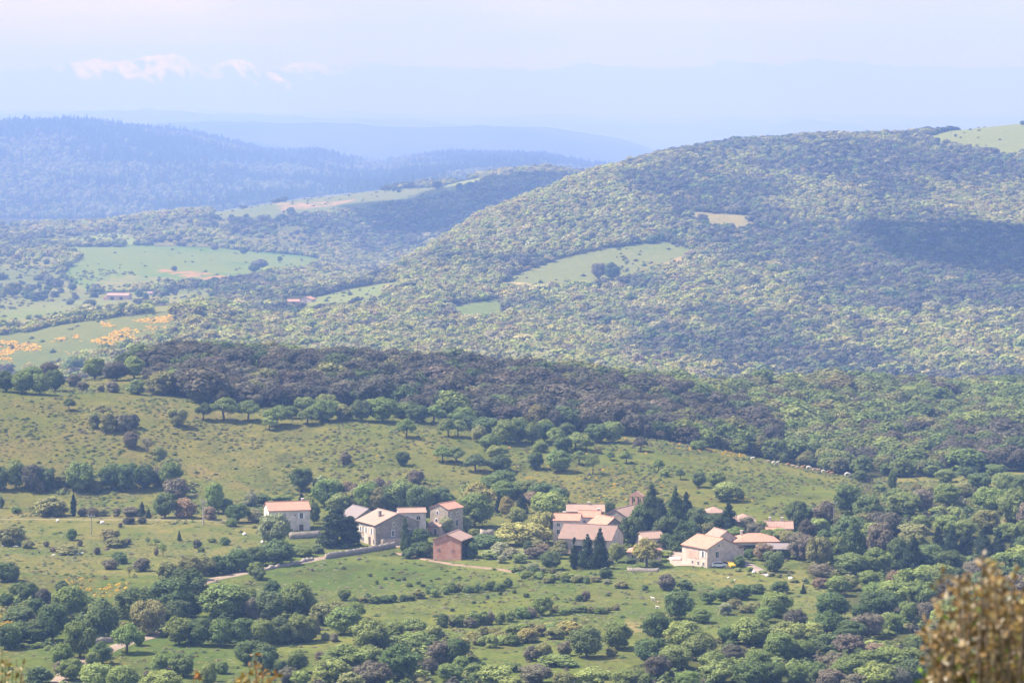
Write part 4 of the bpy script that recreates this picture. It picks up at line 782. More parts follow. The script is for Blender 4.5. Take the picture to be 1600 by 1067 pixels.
UNDER = [THICK, BOTTOM, P(0,938, 110,930, 180,950, 240,915, 330,905, 395,900, 405,960, 470,955, 480,1004, 262,1006, 240,982, 150,998, 100,1008, 0,1013), P(400,1062, 430,1030, 500,1050, 560,1000, 700,985, 740,1030, 800,1060, 800,1100, 380,1100), P(1345,745, 1400,770, 1640,755, 1640,820, 1400,812), P(500,770, 690,770, 700,800, 500,800), P(720,760, 880,765, 885,800, 720,805), P(0,745, 300,742, 300,770, 0,772), P(1000,815, 1110,820, 1110,850, 1000,850)]
def k_under(px, py, Y, X, r):
    m = np.zeros(px.shape, bool)
    for q in UNDER: m |= inpoly(px, py, q)
    g = np.zeros(px.shape, bool)
    for q in GAP: g |= inpoly(px, py, q)
    a = fbm(X / 12, Y / 18, 57, 3); return (r.random(len(px)) < np.clip((a - 0.38) * 4, 0.05, 0.75)) & m & ~g & ~bare(px, py) & (Y < 985)
tufts('undergrowth', 545, 985, 2.9, 67, (1.6, 4.2), (0.45, 0.85), k_under, ['dark', 'oak', 'olive', 'holm', 'bright'], [4, 4, 2, 1.2, 0.8], 'tangled undergrowth filling the thickets between the trees', 'undergrowth', 1.0)
def k_broom(px, py, Y, X, r):
    a = fbm(X / 6, Y / 8, 59, 3); b2 = fbm(X / 25, Y / 30, 60, 2); d = np.zeros(len(px))
    for q, v in BP: d = np.maximum(d, inpoly(px, py, q) * v * np.clip((a - 0.35) * 5, 0, 1.3))
    d = np.maximum(d, (inpoly(px, py, P(860,690, 1010,692, 1150,712, 1180,790, 900,790, 830,760, 600,720, 560,700, 640,664)) & ~is_wood(px, py, Y)) * np.clip((a + b2 - 1.08) * 1.6, 0, 0.16))
    return r.random(len(px)) < d * (Y < 1000)
tufts('broom_bushes', 545, 1000, 1.25, 63, (0.5, 1.25), (0.4, 0.7), k_broom, ['broom', 'yellow', 'olive', 'oak'], [3, 2.5, 1.6, 0.8], 'yellow flowering broom bushes in bright drifts on the near slopes', 'broom', 1.0)
def k_broom2(px, py, Y, X, r):
    a = fbm(X / 30, Y / 40, 71, 4); d = np.zeros(len(px)); px = px + (fbm(X / 14, Y / 20, 74, 3) - 0.5) * 34; py = py + (fbm(X / 17, Y / 24, 75, 3) - 0.5) * 12
    for q, v in ((P(135,545, 150,532, 185,516, 215,514, 222,522, 190,538, 150,546), 1), (P(205,500, 240,494, 275,490, 272,500, 230,504), 1), (P(225,512, 265,506, 266,525, 240,526), 0.8), (P(0,532, 25,536, 45,534, 66,540, 68,548, 40,547, 10,556, 28,562, 24,568, 0,566), 0.9), (P(75,546, 100,542, 104,550, 80,552), 0.7), (P(80,531, 95,528, 95,536, 82,537), 0.6), (P(105,528, 120,524, 122,531, 108,533), 0.6), (P(34,562, 52,566, 50,572, 36,570), 0.7), (P(162,504, 176,502, 175,510, 165,511), 0.5), (P(80,514, 98,512, 98,517, 82,518), 0.3)):
        d = np.maximum(d, inpoly(px, py, q) * v * np.clip((a - 0.36) * 4.5, 0.05, 0.9))
    return (r.random(len(px)) < d) & (Y > 1500) & (Y < 2300)
tufts('far_broom', 1660, 2250, 1.8, 64, (1.1, 2.5), (0.4, 0.6), k_broom2, ['broom', 'olive', 'yellow'], [5, 1.0, 0.6], 'drifts of yellow broom across the pale valley field', 'broom', 1.3)
def k_far(px, py, Y, X, r):
    a = fbm(X / 50, Y / 70, 73, 3); d = np.zeros(len(px))
    for q, v in ((MAIN, 0.05), (P(940,388, 1092,390, 1060,415, 1000,440, 960,440, 960,405), 0.34), (WIDE, 0.012), (P(95,430, 160,420, 300,440, 240,456, 140,458), 0.25), (SEMI, 0.16), (SEMI2, 0.2), (RIDGE, 0.03), (BROOM, 0.10), (STRIP, 0.02), (PALE, 0.05), (TOP, 0.02), (CLEAR, 0.1), (SLOT, 0.1)):
        d = np.where(inpoly(px, py, q), v, d)
    return (r.random(len(px)) < d * np.clip((a - 0.36) * 6, 0.1, 1.8)) & (Y > 1150) & (Y < 4600)
tufts('field_scrub', 1150, 4600, 6.5, 66, (2.0, 5.5), (0.4, 0.8), k_far, ['olive', 'holm', 'dark', 'oak', 'grey'], [3, 3, 2, 2, 1.2], 'scattered scrub over the far fields', 'scrub', 1.0)
def k_gold(px, py, Y, X, r): return (r.random(len(px)) < 0.55) & inpoly(px, py, P(388,577, 412,574, 416,582, 402,586, 408,608, 398,604, 390,590)) & (Y > 985) & (Y < 1200)
tufts('gold_broom', 990, 1200, 1.8, 65, (1.0, 2.2), (0.5, 0.8), k_gold, ['broom', 'yellow'], [3, 1], 'golden broom filling the gap in the dark wood', 'broom', 1.0)
# a few single trees and hedges out in the far fields
FT = []
def fadd(s, what):
    for e in s.split(';'):
        e = e.split()
        if e: FT.append((*map(float, e[:4]), e[4], e[5], what))
fadd('936 436 26 28 o grey;957 438 28 30 o dark;1097 350 22 18 o grey', 'in the pale field on the big hill')
fadd('1418 204 14 10 o holm;1392 206 8 6 b holm;1436 212 9 10 o dark;1493 214 5 5 b holm;1598 196 10 8 o dark;1464 226 12 12 o dark', 'on the bare skyline pasture')
fadd('454 337 16 14 o dark;500 308 14 10 o grey;488 309 14 6 b grey;615 300 8 9 o dark;623 301 8 7 b dark;684 296 14 14 o dark;718 297 12 12 o dark;735 296 16 12 o dark;380 326 26 6 b holm;430 316 30 7 b holm;345 330 16 6 b olive', 'on the high valley field ridge')
fadd('145 385 14 14 o dark;110 386 22 5 b holm;128 386 22 5 b holm;165 386 22 5 b holm;185 386 22 5 b grey;272 424 10 9 o dark;100 392 8 10 o holm;250 440 14 5 b holm;380 397 16 12 o dark;335 391 14 9 o grey;228 384 16 9 o pale;178 374 12 10 o pale;405 420 30 16 o grey;437 408 12 8 b dark;397 425 20 12 o dark', 'beside the wide valley field')
fadd('12 518 16 14 o dark;32 517 10 8 b dark;48 514 18 13 o dark;66 512 20 16 o holm;88 506 20 16 o dark;104 505 22 18 o oak;120 503 20 16 o dark;136 500 20 14 o dark;150 497 18 12 o oak;163 497 18 11 o dark;178 495 18 14 o dark;195 492 20 20 o dark;228 470 10 14 o dark;242 470 9 12 o dark;20 464 34 26 o olive;75 456 16 10 o dark;113 454 16 12 o dark;50 466 20 12 b olive;105 437 14 6 b dark;215 474 20 8 b dark;140 478 24 12 b pale;110 476 24 12 b pale', 'in the valley below the wide field')
ex = [f'{CW[t[5]]} {"shrub" if t[4] == "b" else "tree"} {t[6]}' for t in FT]; same = {}
for i, l in enumerate(ex): same.setdefault(l, []).append(i)
for i, l in enumerate(ex):
    idx = sorted(same[l], key=lambda j: FT[j][0])
    if len(idx) > 1: ex[i] = l + ', ' + ORD[min(idx.index(i), 11)]
for i, (px, py, wp, hp, kd, cn, what) in enumerate(FT):
    x, y, z = spot(px, py, 1500); cd = y * CP - z * SP; wd, ht = wp * cd / F, hp * cd / F
    mk = 'bush' if kd == 'b' else 'oak'; v = RND.randrange(3)
    if kd == 'b':
        o = obj('shrub', CR[mk][v], None, (x, y, z - .3), RND.uniform(0, 6)); o.scale = (wd, wd * 0.6, ht); o['tint'] = TINT[cn]
    else:
        o = empty('valley_tree', (x, y, z), RND.uniform(0, 6)); o.scale = (wd, wd, ht); obj('trunk', TR[mk][v], o); c_ = obj('crown', CR[mk][v], o); c_['tint'] = tuple(q * 1.2 for q in TINT[cn])
    tag(o, ex[i], 'shrub' if kd == 'b' else 'tree', 'trees dotted over the far fields')
# ------------------------------------------------------------------ house materials
M = dict(
 white=plain('white plaster', (0.56, 0.50, 0.46), 0.9, 0.24, 0.8), cream=plain('cream plaster', (0.50, 0.41, 0.35), 0.9, 0.24, 0.8), pinkw=plain('pink plaster', (0.46, 0.33, 0.27), 0.9, 0.24, 0.9),
 stone=stone_mat('pale rubble stone', (0.33, 0.28, 0.225)), grey=stone_mat('grey rubble stone', (0.25, 0.22, 0.19)), wallstone=stone_mat('dry stone', (0.24, 0.21, 0.18), 3.5, (0.12, 0.11, 0.09), 0.4), brick=brick_mat('red brick'),
 to=tile_mat('orange roof tiles', (0.36, 0.175, 0.115), (0.44, 0.25, 0.18)), toy=tile_mat('orange roof tiles running across', (0.36, 0.175, 0.115), (0.44, 0.25, 0.18), 1),
 tp=tile_mat('old pink roof tiles', (0.26, 0.17, 0.135), (0.34, 0.235, 0.185)), tpy=tile_mat('old pink roof tiles running across', (0.27, 0.18, 0.14), (0.35, 0.25, 0.195), 1),
 tb=tile_mat('brown roof tiles', (0.19, 0.125, 0.10), (0.26, 0.175, 0.14)), slate=tile_mat('grey pink roof sheets', (0.17, 0.145, 0.145), (0.215, 0.185, 0.18), 1),
 pane=plain('window glass', (0.035, 0.04, 0.05), 0.15, 0.2), frame=plain('pale stone surround', (0.62, 0.57, 0.5), 0.8, 0.1), shut=plain('blue grey shutter paint', (0.22, 0.26, 0.30), 0.7, 0.15), wshut=plain('white shutter paint', (0.7, 0.7, 0.7), 0.7, 0.08), door=plain('dark door wood', (0.09, 0.06, 0.045), 0.7, 0.2), dark=plain('tyre and painted opening dark', (0.02, 0.018, 0.016), 0.9, 0.2),  # the near-black tone paints unlit insides behind open doorways, and colours tyres
 timber=plain('grey weathered timber', (0.24, 0.2, 0.17), 0.9, 0.25), pole=plain('aged concrete', (0.34, 0.30, 0.27), 0.9, 0.2), conc=plain('concrete', (0.5, 0.46, 0.42), 0.9, 0.12), metal=plain('galvanised metal', (0.4, 0.42, 0.44), 0.4, 0.1, metal=0.6), bell=plain('bronze', (0.16, 0.12, 0.07), 0.4, 0.2, metal=0.8))
HOUSES = []
def arch_pts(w_, h_, n=8):
    r = w_ / 2; return [(-r, 0), (r, 0)] + [(r * math.cos(a), h_ - r + r * math.sin(a)) for a in [PI * k / n for k in range(n + 1)]]
class House:
    def __init__(s, name, label, cat, px, py, L, W, H, rise, deg, ridge, wall, roof, corner='fl', hip=False, eave=0.35, verge=0.25, dmin=500, dz=0.0, roofname='roof'):
        s.L, s.W, s.H, s.rise, s.ridge = L, W, H, rise, ridge
        x, y, z = spot(px, py, dmin); a = math.radians(deg); c = dict(fl=(-L / 2, -W / 2), fr=(L / 2, -W / 2), fc=(0, -W / 2))[corner]
        cx = x - (c[0] * math.cos(a) - c[1] * math.sin(a)); cy = y - (c[0] * math.sin(a) + c[1] * math.cos(a))
        s.o = tag(empty(name, (cx, cy, z + dz), a), label, cat, 'houses of the hamlet' if dmin < 1500 else 'farm buildings in the valley'); HOUSES.append((cx, cy, max(L, W)))
        m = MB(); B = -3.0
        if hip: m.box(-L / 2, L / 2, -W / 2, W / 2, B, H)
        elif ridge == 'y': m.prism([(-L / 2, B), (L / 2, B), (L / 2, H), (0, H + rise), (-L / 2, H)], (0, -W / 2, 0), (1, 0, 0), (0, 1, 0), (0, 0, 1), W)
        else: m.prism([(-W / 2, B), (W / 2, B), (W / 2, H), (0, H + rise), (-W / 2, H)], (-L / 2, 0, 0), (0, 1, 0), (1, 0, 0), (0, 0, 1), L)
        s.wall = m.build('wall', M[wall], s.o)
        m = MB(); t = 0.17
        if hip:
            ex, ey = L / 2 + eave, W / 2 + eave; k = min(ex, ey); q = [(-ex, -ey, H), (ex, -ey, H), (ex, ey, H), (-ex, ey, H)]; q2 = [(a_, b_, c_ + t) for a_, b_, c_ in q]
            if ex >= ey: top = [(-(ex - ey * 0.95), 0, H + rise + t), (ex - ey * 0.95, 0, H + rise + t)]; f = [(4, 5, 9, 8), (5, 6, 9), (6, 7, 8, 9), (7, 4, 8)]
            else: top = [(0, -(ey - ex * 0.95), H + rise + t), (0, ey - ex * 0.95, H + rise + t)]; f = [(4, 5, 8), (5, 6, 9, 8), (6, 7, 9), (7, 4, 8, 9)]
            m.poly(q + q2 + top, [(3, 2, 1, 0), (0, 1, 5, 4), (1, 2, 6, 5), (2, 3, 7, 6), (3, 0, 4, 7)] + f)
        else:
            hw = (L if ridge == 'y' else W) / 2; lw = W if ridge == 'y' else L; zl = H - eave * rise / hw
            pr = [(-(hw + eave), zl + 0.02), (0, H + rise + 0.02), (hw + eave, zl + 0.02), (hw + eave, zl + t), (0, H + rise + t), (-(hw + eave), zl + t)]
            if ridge == 'y': m.prism(pr, (0, -lw / 2 - verge, 0), (1, 0, 0), (0, 1, 0), (0, 0, 1), lw + 2 * verge)
            else: m.prism(pr, (-lw / 2 - verge, 0, 0), (0, 1, 0), (1, 0, 0), (0, 0, 1), lw + 2 * verge)
        s.roof = m.build(roofname, M[roof], s.o)
        if not hip:                                  # ridge capping
            m = MB()
            if ridge == 'y': m.box(-0.16, 0.16, -W / 2 - verge, W / 2 + verge, H + rise + t - 0.04, H + rise + t + 0.09)
            else: m.box(-L / 2 - verge, L / 2 + verge, -0.16, 0.16, H + rise + t - 0.04, H + rise + t + 0.09)
            m.build('ridge_tile', M[roof], s.roof)
    def at(s, face, u, z):
        L, W = s.L / 2, s.W / 2
        return {'f': ((u, -W, z), (1, 0, 0), (0, -1, 0)), 'b': ((u, W, z), (-1, 0, 0), (0, 1, 0)), 'l': ((-L, u, z), (0, -1, 0), (-1, 0, 0)), 'r': ((L, u, z), (0, 1, 0), (1, 0, 0))}[face]
    def slab(s, face, u, z, prof, d0, d1, name, mat, parent):
        p, ax, nn = s.at(face, u, z); p, ax, nn = Vector(p), Vector(ax), Vector(nn)
        return MB().prism(prof, p + nn * d0, ax, nn, (0, 0, 1), d1 - d0).build(name, mat, parent)
    def win(s, face, u, z, w_=0.95, h_=1.35, shutters=None, arch=False, frame='frame'):
        R = lambda a, b, c, d: [(a, b), (c, b), (c, d), (a, d)]
        if arch: o_ = s.slab(face, u, z - 0.08, arch_pts(w_ + 0.36, h_ + 0.3), -0.1, 0.06, 'window', M[frame], s.o); s.slab(face, u, z, arch_pts(w_, h_), -0.1, 0.065, 'pane', M['pane'], o_)
        else:
            o_ = s.slab(face, u, z, R(-w_ / 2 - .14, -.16, w_ / 2 + .14, h_ + .16), -0.1, 0.05, 'window', M[frame], s.o)
            s.slab(face, u, z, R(-w_ / 2, 0, w_ / 2, h_), -0.05, 0.055, 'pane', M['pane'], o_)
            s.slab(face, u, z, R(-0.03, 0, 0.03, h_), -0.05, 0.075, 'glazing_bar', M['wshut'], o_)
        if shutters:
            for k in (-1, 1): s.slab(face, u + k * (w_ / 2 + 0.27), z, R(-0.24, -0.05, 0.24, h_ + 0.05), 0.052, 0.1, 'shutter', M[shutters], o_)
    def door(s, face, u, w_=1.1, h_=2.1, mat='door', z=-0.4):
        R = lambda a, b, c, d: [(a, b), (c, b), (c, d), (a, d)]
        o_ = s.slab(face, u, z, R(-w_ / 2 - .12, 0, w_ / 2 + .12, h_ + .55), -0.1, 0.05, 'door', M['frame'], s.o); s.slab(face, u, z, R(-w_ / 2, 0, w_ / 2, h_ + 0.4), -0.05, 0.06, 'leaf_or_painted_dark', M[mat], o_)  # given the dark material, this fill is a painted unlit interior
    def chimney(s, x, y, z0, h_, w_=0.65, mat='cream'):
        c_ = MB().box(x - w_ / 2, x + w_ / 2, y - w_ / 2, y + w_ / 2, z0 - 0.8, z0 + h_).build('chimney', M[mat], s.roof); MB().box(x - w_ / 2 - .1, x + w_ / 2 + .1, y - w_ / 2 - .1, y + w_ / 2 + .1, z0 + h_, z0 + h_ + 0.14).build('chimney_cap', M['frame'], s.o).parent = s.roof
    def block(s, name, x0, x1, y0, y1, z0, z1, mat): return MB().box(x0, x1, y0, y1, z0, z1).build(name, M[mat], s.o)

h = House('farmhouse', 'white two-storey farmhouse with a bright orange tile roof standing apart on the west', 'house', 420, 831, 11.8, 8.5, 6.0, 1.8, 14, 'x', 'white', 'toy')
for u in (-4.1, -2.0): h.win('f', u, 3.7, 0.9, 1.3, 'shut')
h.win('f', 1.6, 4.3, 0.45, 0.5); h.win('f', 3.4, 3.6, 0.9, 1.5, 'wshut'); h.door('f', 3.4, 1.2, 1.9); h.win('f', -3.0, 0.9, 0.9, 1.3, 'shut'); h.win('l', 0, 3.7); h.chimney(4.6, 0.6, 7.6, 0.9)
h = House('farmhouse', 'large stone farmhouse with dim gable end and wide faded tile roof above the roadside wall', 'house', 587, 853, 13.5, 11.5, 5.7, 2.7, 30, 'y', 'grey', 'tpy')
h.win('f', -1.4, 2.4, 0.8, 1.5, None, False, 'wshut'); h.win('f', -1.2, 5.1, 0.5, 0.9); h.win('f', 3.6, 2.6, 0.8, 1.2)
for u in (3.4, 0.2, -3.0): h.win('l', -u, 3.1, 0.8, 1.3, 'wshut')
h.door('l', -2.2, 1.3, 2.1); h.win('l', -4.7, 0.4, 0.8, 1.2); h.win('l', 1.6, 0.4, 0.9, 1.2); h.chimney(-3.0, -1.0, 7.6, 1.3, 0.7, 'grey'); h.block('porch_wall', -5.6, 0.6, -7.7, -5.78, -3, 1.9, 'stone')
MB().prism([(-4.9, -3), (1, -3), (1, 4.6), (-4.9, 5.2)], (-6.74, 0, 0), (0, 1, 0), (-0.06, 0, 0), (0, 0, 1), 1).build('rendered_panel', M['cream'], h.o)
h = House('barn', 'barn with grey pink sheet roof behind the large stone farmhouse', 'barn', 556, 839, 8.0, 9.5, 5.2, 2.4, 30, 'y', 'grey', 'slate'); h.win('f', 0, 3.0)
h = House('house', 'plain pale box-like house rear of the stone farmhouse with one dark upper window', 'house', 624, 838, 7.5, 5.5, 6.6, 0.9, 10, 'x', 'white', 'tpy'); h.win('f', 1.6, 4.6, 1.0, 1.0); h.win('f', -1.6, 4.6, 0.8, 1.1)
h = House('house', 'tall square stone house with arched windows and an orange roof', 'house', 700, 834, 6.4, 6.8, 6.9, 1.3, -37, 'y', 'stone', 'toy', 'fr')
h.win('f', -0.9, 2.4, 0.85, 1.6, None, True, 'wshut'); h.win('f', -0.6, 5.3, 0.6, 0.9, None, True, 'wshut'); h.win('r', -1.9, 2.6, 0.8, 1.3, 'wshut'); h.win('r', 0.6, 1.8, 1.3, 1.8); h.win('r', 0.9, 5.0, 0.6, 0.7); h.win('r', -2.0, 5.0, 0.5, 0.7)
h = House('shed', 'small pinkish lean shed at the foot of the tall square stone house', 'shed', 668, 834, 4.2, 3.6, 2.4, 0.7, -30, 'x', 'pinkw', 'tp'); h.door('f', 0.5, 0.9, 1.7)
h = House('barn', 'red brick barn with patched brown roof and a deep shaded side', 'barn', 720, 875, 7.8, 8.5, 5.1, 1.5, -20, 'y', 'brick', 'tp', 'fr')
h.win('f', -2.3, 2.3, 0.5, 0.55, None, False, 'brick'); h.win('f', 1.6, 2.2, 0.5, 0.55, None, False, 'brick'); h.door('r', -1.0, 1.6, 2.0); h.win('r', 2.3, 2.6, 0.7, 0.9)
V_, Q_ = leaf_faces(np.stack([np.full(900, 0.06) + rng.uniform(0, .25, 900), rng.uniform(-3.6, 4.0, 900), rng.uniform(-0.4, 5.2, 900)], 1) + [3.9, 0, 0], np.tile([1.0, 0, 0.2], (900, 1)), 0.26, rng)
iv = obj('ivy', mesh_np('ivy', V_, Q_, LEAF, {'leafvar': ('FACE', 'FLOAT', rng.uniform(0.1, 0.7, 900))}), h.o); iv['tint'] = (0.045, 0.065, 0.03)  # dark ivy, also added to deepen the shade of this side wall
# the village heart
h = House('house', 'pale three-storey house with two columns of small windows', 'house', 864, 850, 7.2, 7.0, 6.6, 1.4, -8, 'x', 'white', 'to')
for u in (-2.1, 0.4, 2.4):
    for z in (0.9, 2.9, 5.0): h.win('f', u, z, 0.75, 1.15 if z < 4 else 0.8)
h.chimney(-1.0, 0.5, 7.7, 0.7)
h = House('house', 'white upper house with blank wall and orange roof above the three-storey house', 'house', 903, 842, 6.0, 6.0, 6.2, 1.3, -8, 'x', 'white', 'to'); h.win('f', -1.2, 4.6, 0.6, 0.7); h.chimney(2.4, 0.4, 7.2, 0.9)
h.block('terrace_wall', -7.5, 0.4, -5.2, -4.9, -3, 3.4, 'pinkw')
h = House('house', 'long low house with pale pink roof at the rear edge of the hamlet', 'house', 886, 824, 10.6, 7.0, 4.6, 1.5, 0, 'x', 'grey', 'tpy'); h.win('f', -3.4, 2.6); h.win('f', -0.5, 2.6); h.chimney(1.0, 0.0, 6.0, 0.8)
h = House('barn', 'big barn with broad brown tile roof and cream gable amid the hamlet', 'barn', 873, 863, 14.6, 12.0, 3.9, 3.1, -18, 'x', 'cream', 'tb'); h.door('f', -2, 2.6, 2.2, 'dark'); h.door('f', 3.5, 1.2, 1.9)
h = House('house', 'house with orange roof and dark stone gable between church and big barn', 'house', 945, 850, 6.0, 8.5, 4.9, 2.1, 30, 'y', 'grey', 'to'); h.win('f', 0.4, 2.4, 0.7, 1.0)
for u in (1.5, -0.6, -2.6): h.win('l', u, 3.2, 0.7, 1.0, 'wshut')
ch = House('church', 'village church with pink tile roof and a brick bell gable', 'church', 979, 840, 7.2, 13.5, 5.9, 1.8, -30, 'y', 'stone', 'tpy', 'fr'); ch.win('f', 0, 3.0, 0.9, 1.6, None, True)
for u in (-3.5, 0.5): ch.win('r', u, 2.6, 0.8, 1.8, None, True)
m = MB(); y0, y1 = 6.0, 6.9; w_ = 2.1; dn = -0.9
m.box(-w_, w_, y0, y1, 3.0, 8.3 + dn)
for a, b in ((-w_, -1.45), (-0.4, 0.4), (1.45, w_)): m.box(a, b, y0, y1, 8.3 + dn, 10.8 + dn)
m.prism([(-w_ - .12, 10.8 + dn), (w_ + .12, 10.8 + dn), (w_ + .12, 11.0 + dn), (0, 12.4 + dn), (-w_ - .12, 11.0 + dn)], (0, y0 - .06, 0), (1, 0, 0), (0, 1, 0), (0, 0, 1), y1 - y0 + .12)
bg_ = m.build('bell_gable', plain('weathered brick', (0.30, 0.19, 0.15), 0.9, 0.3, 1.5), ch.o)
for k in (-1, 1):
    MB().tube([(k * 0.92, 6.45, 9.25 + dn), (k * 0.92, 6.45, 9.4 + dn), (k * 0.92, 6.45, 9.9 + dn), (k * 0.92, 6.45, 10.2 + dn)], [0.42, 0.4, 0.27, 0.1], 12).build('bell', M['bell'], bg_, smooth=True)
h = House('house', 'cream house with a sloping gable beside the dark village pines', 'house', 1007, 860, 6.0, 6.0, 3.2, 1.3, 22, 'x', 'cream', 'tpy'); h.win('f', 1.0, 1.4, 0.8, 1.1); h.door('f', -1.6, 1.0, 1.9)
h = House('cottage', 'low beige cottage with orange hipped roof half hidden by the yellow-green tree', 'cottage', 980, 877, 8.2, 6.5, 2.4, 1.4, -10, 'x', 'cream', 'to', hip=True); h.win('f', -2.5, 0.9, 0.8, 1.1); h.win('f', 1.8, 0.9, 0.9, 1.1); h.door('f', -0.3, 1.0, 1.9)
h = House('outbuilding', 'small pink roofed outbuilding against the big brown barn', 'outbuilding', 944, 864, 4.4, 4.4, 2.5, 0.9, 28, 'y', 'pinkw', 'tpy'); h.door('f', 0, 1.0, 1.9)
h = House('house', 'cream house with orange roof and tall plain gable at the southern edge of the hamlet', 'house', 1105, 887, 10.6, 10.2, 4.9, 2.2, 36, 'y', 'cream', 'toy')
h.win('f', -2.0, 2.4, 1.0, 1.5); h.win('f', -1.4, 5.2, 0.5, 0.6)
for u in (3.6, 1.5, -0.8): h.win('l', -u, 0.4, 0.7, 0.9)
h.win('l', -3.4, 2.6, 0.8, 1.5, 'wshut')
h.slab('l', 0.6, 1.9, [(-2.2, 0), (2.2, 0), (2.2, 2.3), (-2.2, 2.3)], -0.05, 0.04, 'pink_panel', M['pinkw'], h.o)
h.block('annex', 5.32, 9.2, -2.6, 4.6, -3, 3.7, 'cream'); MB().prism([(5.32, 4.75), (9.6, 3.72), (9.6, 3.9), (5.32, 4.93)], (0, -2.9, 0), (1, 0, 0), (0, 1, 0), (0, 0, 1), 7.8).build('annex_roof', M['toy'], h.o)
MB().box(6.6, 7.5, -2.68, -2.55, 1.6, 2.6).build('annex_window', M['pane'], h.o)
hg = House('hangar', 'open sided hangar with orange hipped roof and pale eaves behind the cream house', 'hangar', 1150, 864, 11.5, 9.0, 2.9, 1.7, 5, 'x', 'cream', 'to', hip=True, eave=0.5)
hg.door('f', -2.6, 4.2, 2.2, 'dark'); hg.door('f', 3.0, 4.2, 2.2, 'dark'); hg.chimney(-3.4, 0.5, 4.4, 0.9, 0.5, 'white')  # no doors hang here: near-black sheets paint the shade inside the open front
h = House('shed', 'shed with a steep brown pitched roof adjoining the hangar', 'shed', 1117, 864, 7.2, 7.0, 3.4, 2.3, 24, 'y', 'cream', 'tpy'); h.door('f', 0.6, 2.4, 2.0, 'dark')
# carport
x, y, z = spot(1222, 872); cp = tag(empty('carport', (x, y, z), math.radians(-4)), 'flat grey pink carport roof on posts at the east edge', 'carport')
MB().prism([(-2.8, 2.7), (2.8, 3.5), (2.8, 3.68), (-2.8, 2.88)], (-4.6, 0, 0), (0, 1, 0), (1, 0, 0), (0, 0, 1), 9.2).build('roof', M['slate'], cp)
for px_ in (-4.1, -0.4, 4.1):
    for py_, zt in ((-2.3, 2.76), (2.3, 3.42)): MB().box(px_ - .14, px_ + .14, py_ - .14, py_ + .14, -1.5, zt).build('post', M['cream'], cp)
h = House('house', 'small house with a pale pink hipped roof tucked under the meadow slope', 'house', 1103, 816, 5.4, 6.0, 2.6, 1.3, 4, 'x', 'cream', 'tp', hip=True); h.win('f', 0.8, 0.9)
h = House('house', 'house showing only a rounded pink hipped roof between conifer and brown tree', 'house', 1146, 829, 6.2, 7.0, 2.5, 1.7, 0, 'x', 'cream', 'tp', hip=True); h.win('f', 1.0, 0.9)
h = House('house', 'house with pale pink roof and two slim chimneys at the east end', 'house', 1193, 834, 8.2, 7.0, 2.4, 1.6, -3, 'x', 'pinkw', 'tp', dz=-0.9); h.chimney(-2.2, 0.2, 4.0, 1.1, 0.55, 'white'); h.chimney(1.2, 0.2, 4.0, 1.1, 0.55, 'white'); h.win('f', 0, 0.9)
h = House('outbuilding', 'low orange roofed outbuilding below the pink roof with two chimneys', 'outbuilding', 1198, 840, 4.0, 4.4, 1.8, 0.8, 0, 'x', 'pinkw', 'to'); h.door('f', 0.6, 0.9, 1.5)
# out in the valley
h = House('barn', 'long low reddish barn below the wide green valley field', 'barn', 166, 469, 22, 10, 4.6, 1.9, -14, 'x', 'pinkw', 'tp', dmin=1500); h.door('f', 4, 3.5, 3.2, 'dark'); h.door('f', -5, 3.5, 3.2, 'dark'); h.block('lean_to', -14.5, -11.1, -3, 4, -3, 3.0, 'brick')
h = House('cottage', 'tiny white cottage between two dark trees in the valley', 'cottage', 231, 462, 5.5, 5, 2.6, 1.2, 0, 'x', 'white', 'tp', dmin=1500); h.door('f', 0, 1.2, 1.7)
h = House('farmhouse', 'valley farmhouse with pink gabled roof at the end of the pale strip field', 'house', 468, 474, 11, 9, 3.6, 2.0, -20, 'y', 'cream', 'to', dmin=1500); h.win('f', 0, 1.4, 1.2, 1.4)
h = House('barn', 'low pink roofed wing beside the valley farmhouse', 'barn', 450, 476, 10, 8, 2.6, 1.6, 10, 'x', 'cream', 'to', dmin=1500); h.door('f', 0, 2.4, 1.8, 'dark')

# ------------------------------------------------------------------ lanes, tracks, walls
def resample(pts, step):
    """photo points -> ground points about step metres apart"""
    g = [spot(*p) for p in pts]; out_ = []
    for a, b in zip(g, g[1:]):
        n = max(1, int(math.dist(a[:2], b[:2]) / step))
        for k in range(n): out_.append((a[0] + (b[0] - a[0]) * k / n, a[1] + (b[1] - a[1]) * k / n))
    out_.append(g[-1][:2])
    for _ in range(3): out_ = [out_[0]] + [((p[0] + 2 * q[0] + r_[0]) / 4, (p[1] + 2 * q[1] + r_[1]) / 4) for p, q, r_ in zip(out_, out_[1:], out_[2:])] + [out_[-1]]
    return out_
def track_mat(name, a, b_):
    m, nt, out = nodes(name); tc = N(nt, 'ShaderNodeTexCoord'); d = N(nt, 'ShaderNodeBsdfDiffuse')
    c = mixc(nt, ramp(nt, noise(nt, tc.outputs['Object'], 0.35, 6.0, 0.65), 0.35, 0.65), a, b_); nt.links.new(c, d.inputs[0]); nt.links.new(d.outputs[0], out.inputs[0]); return m
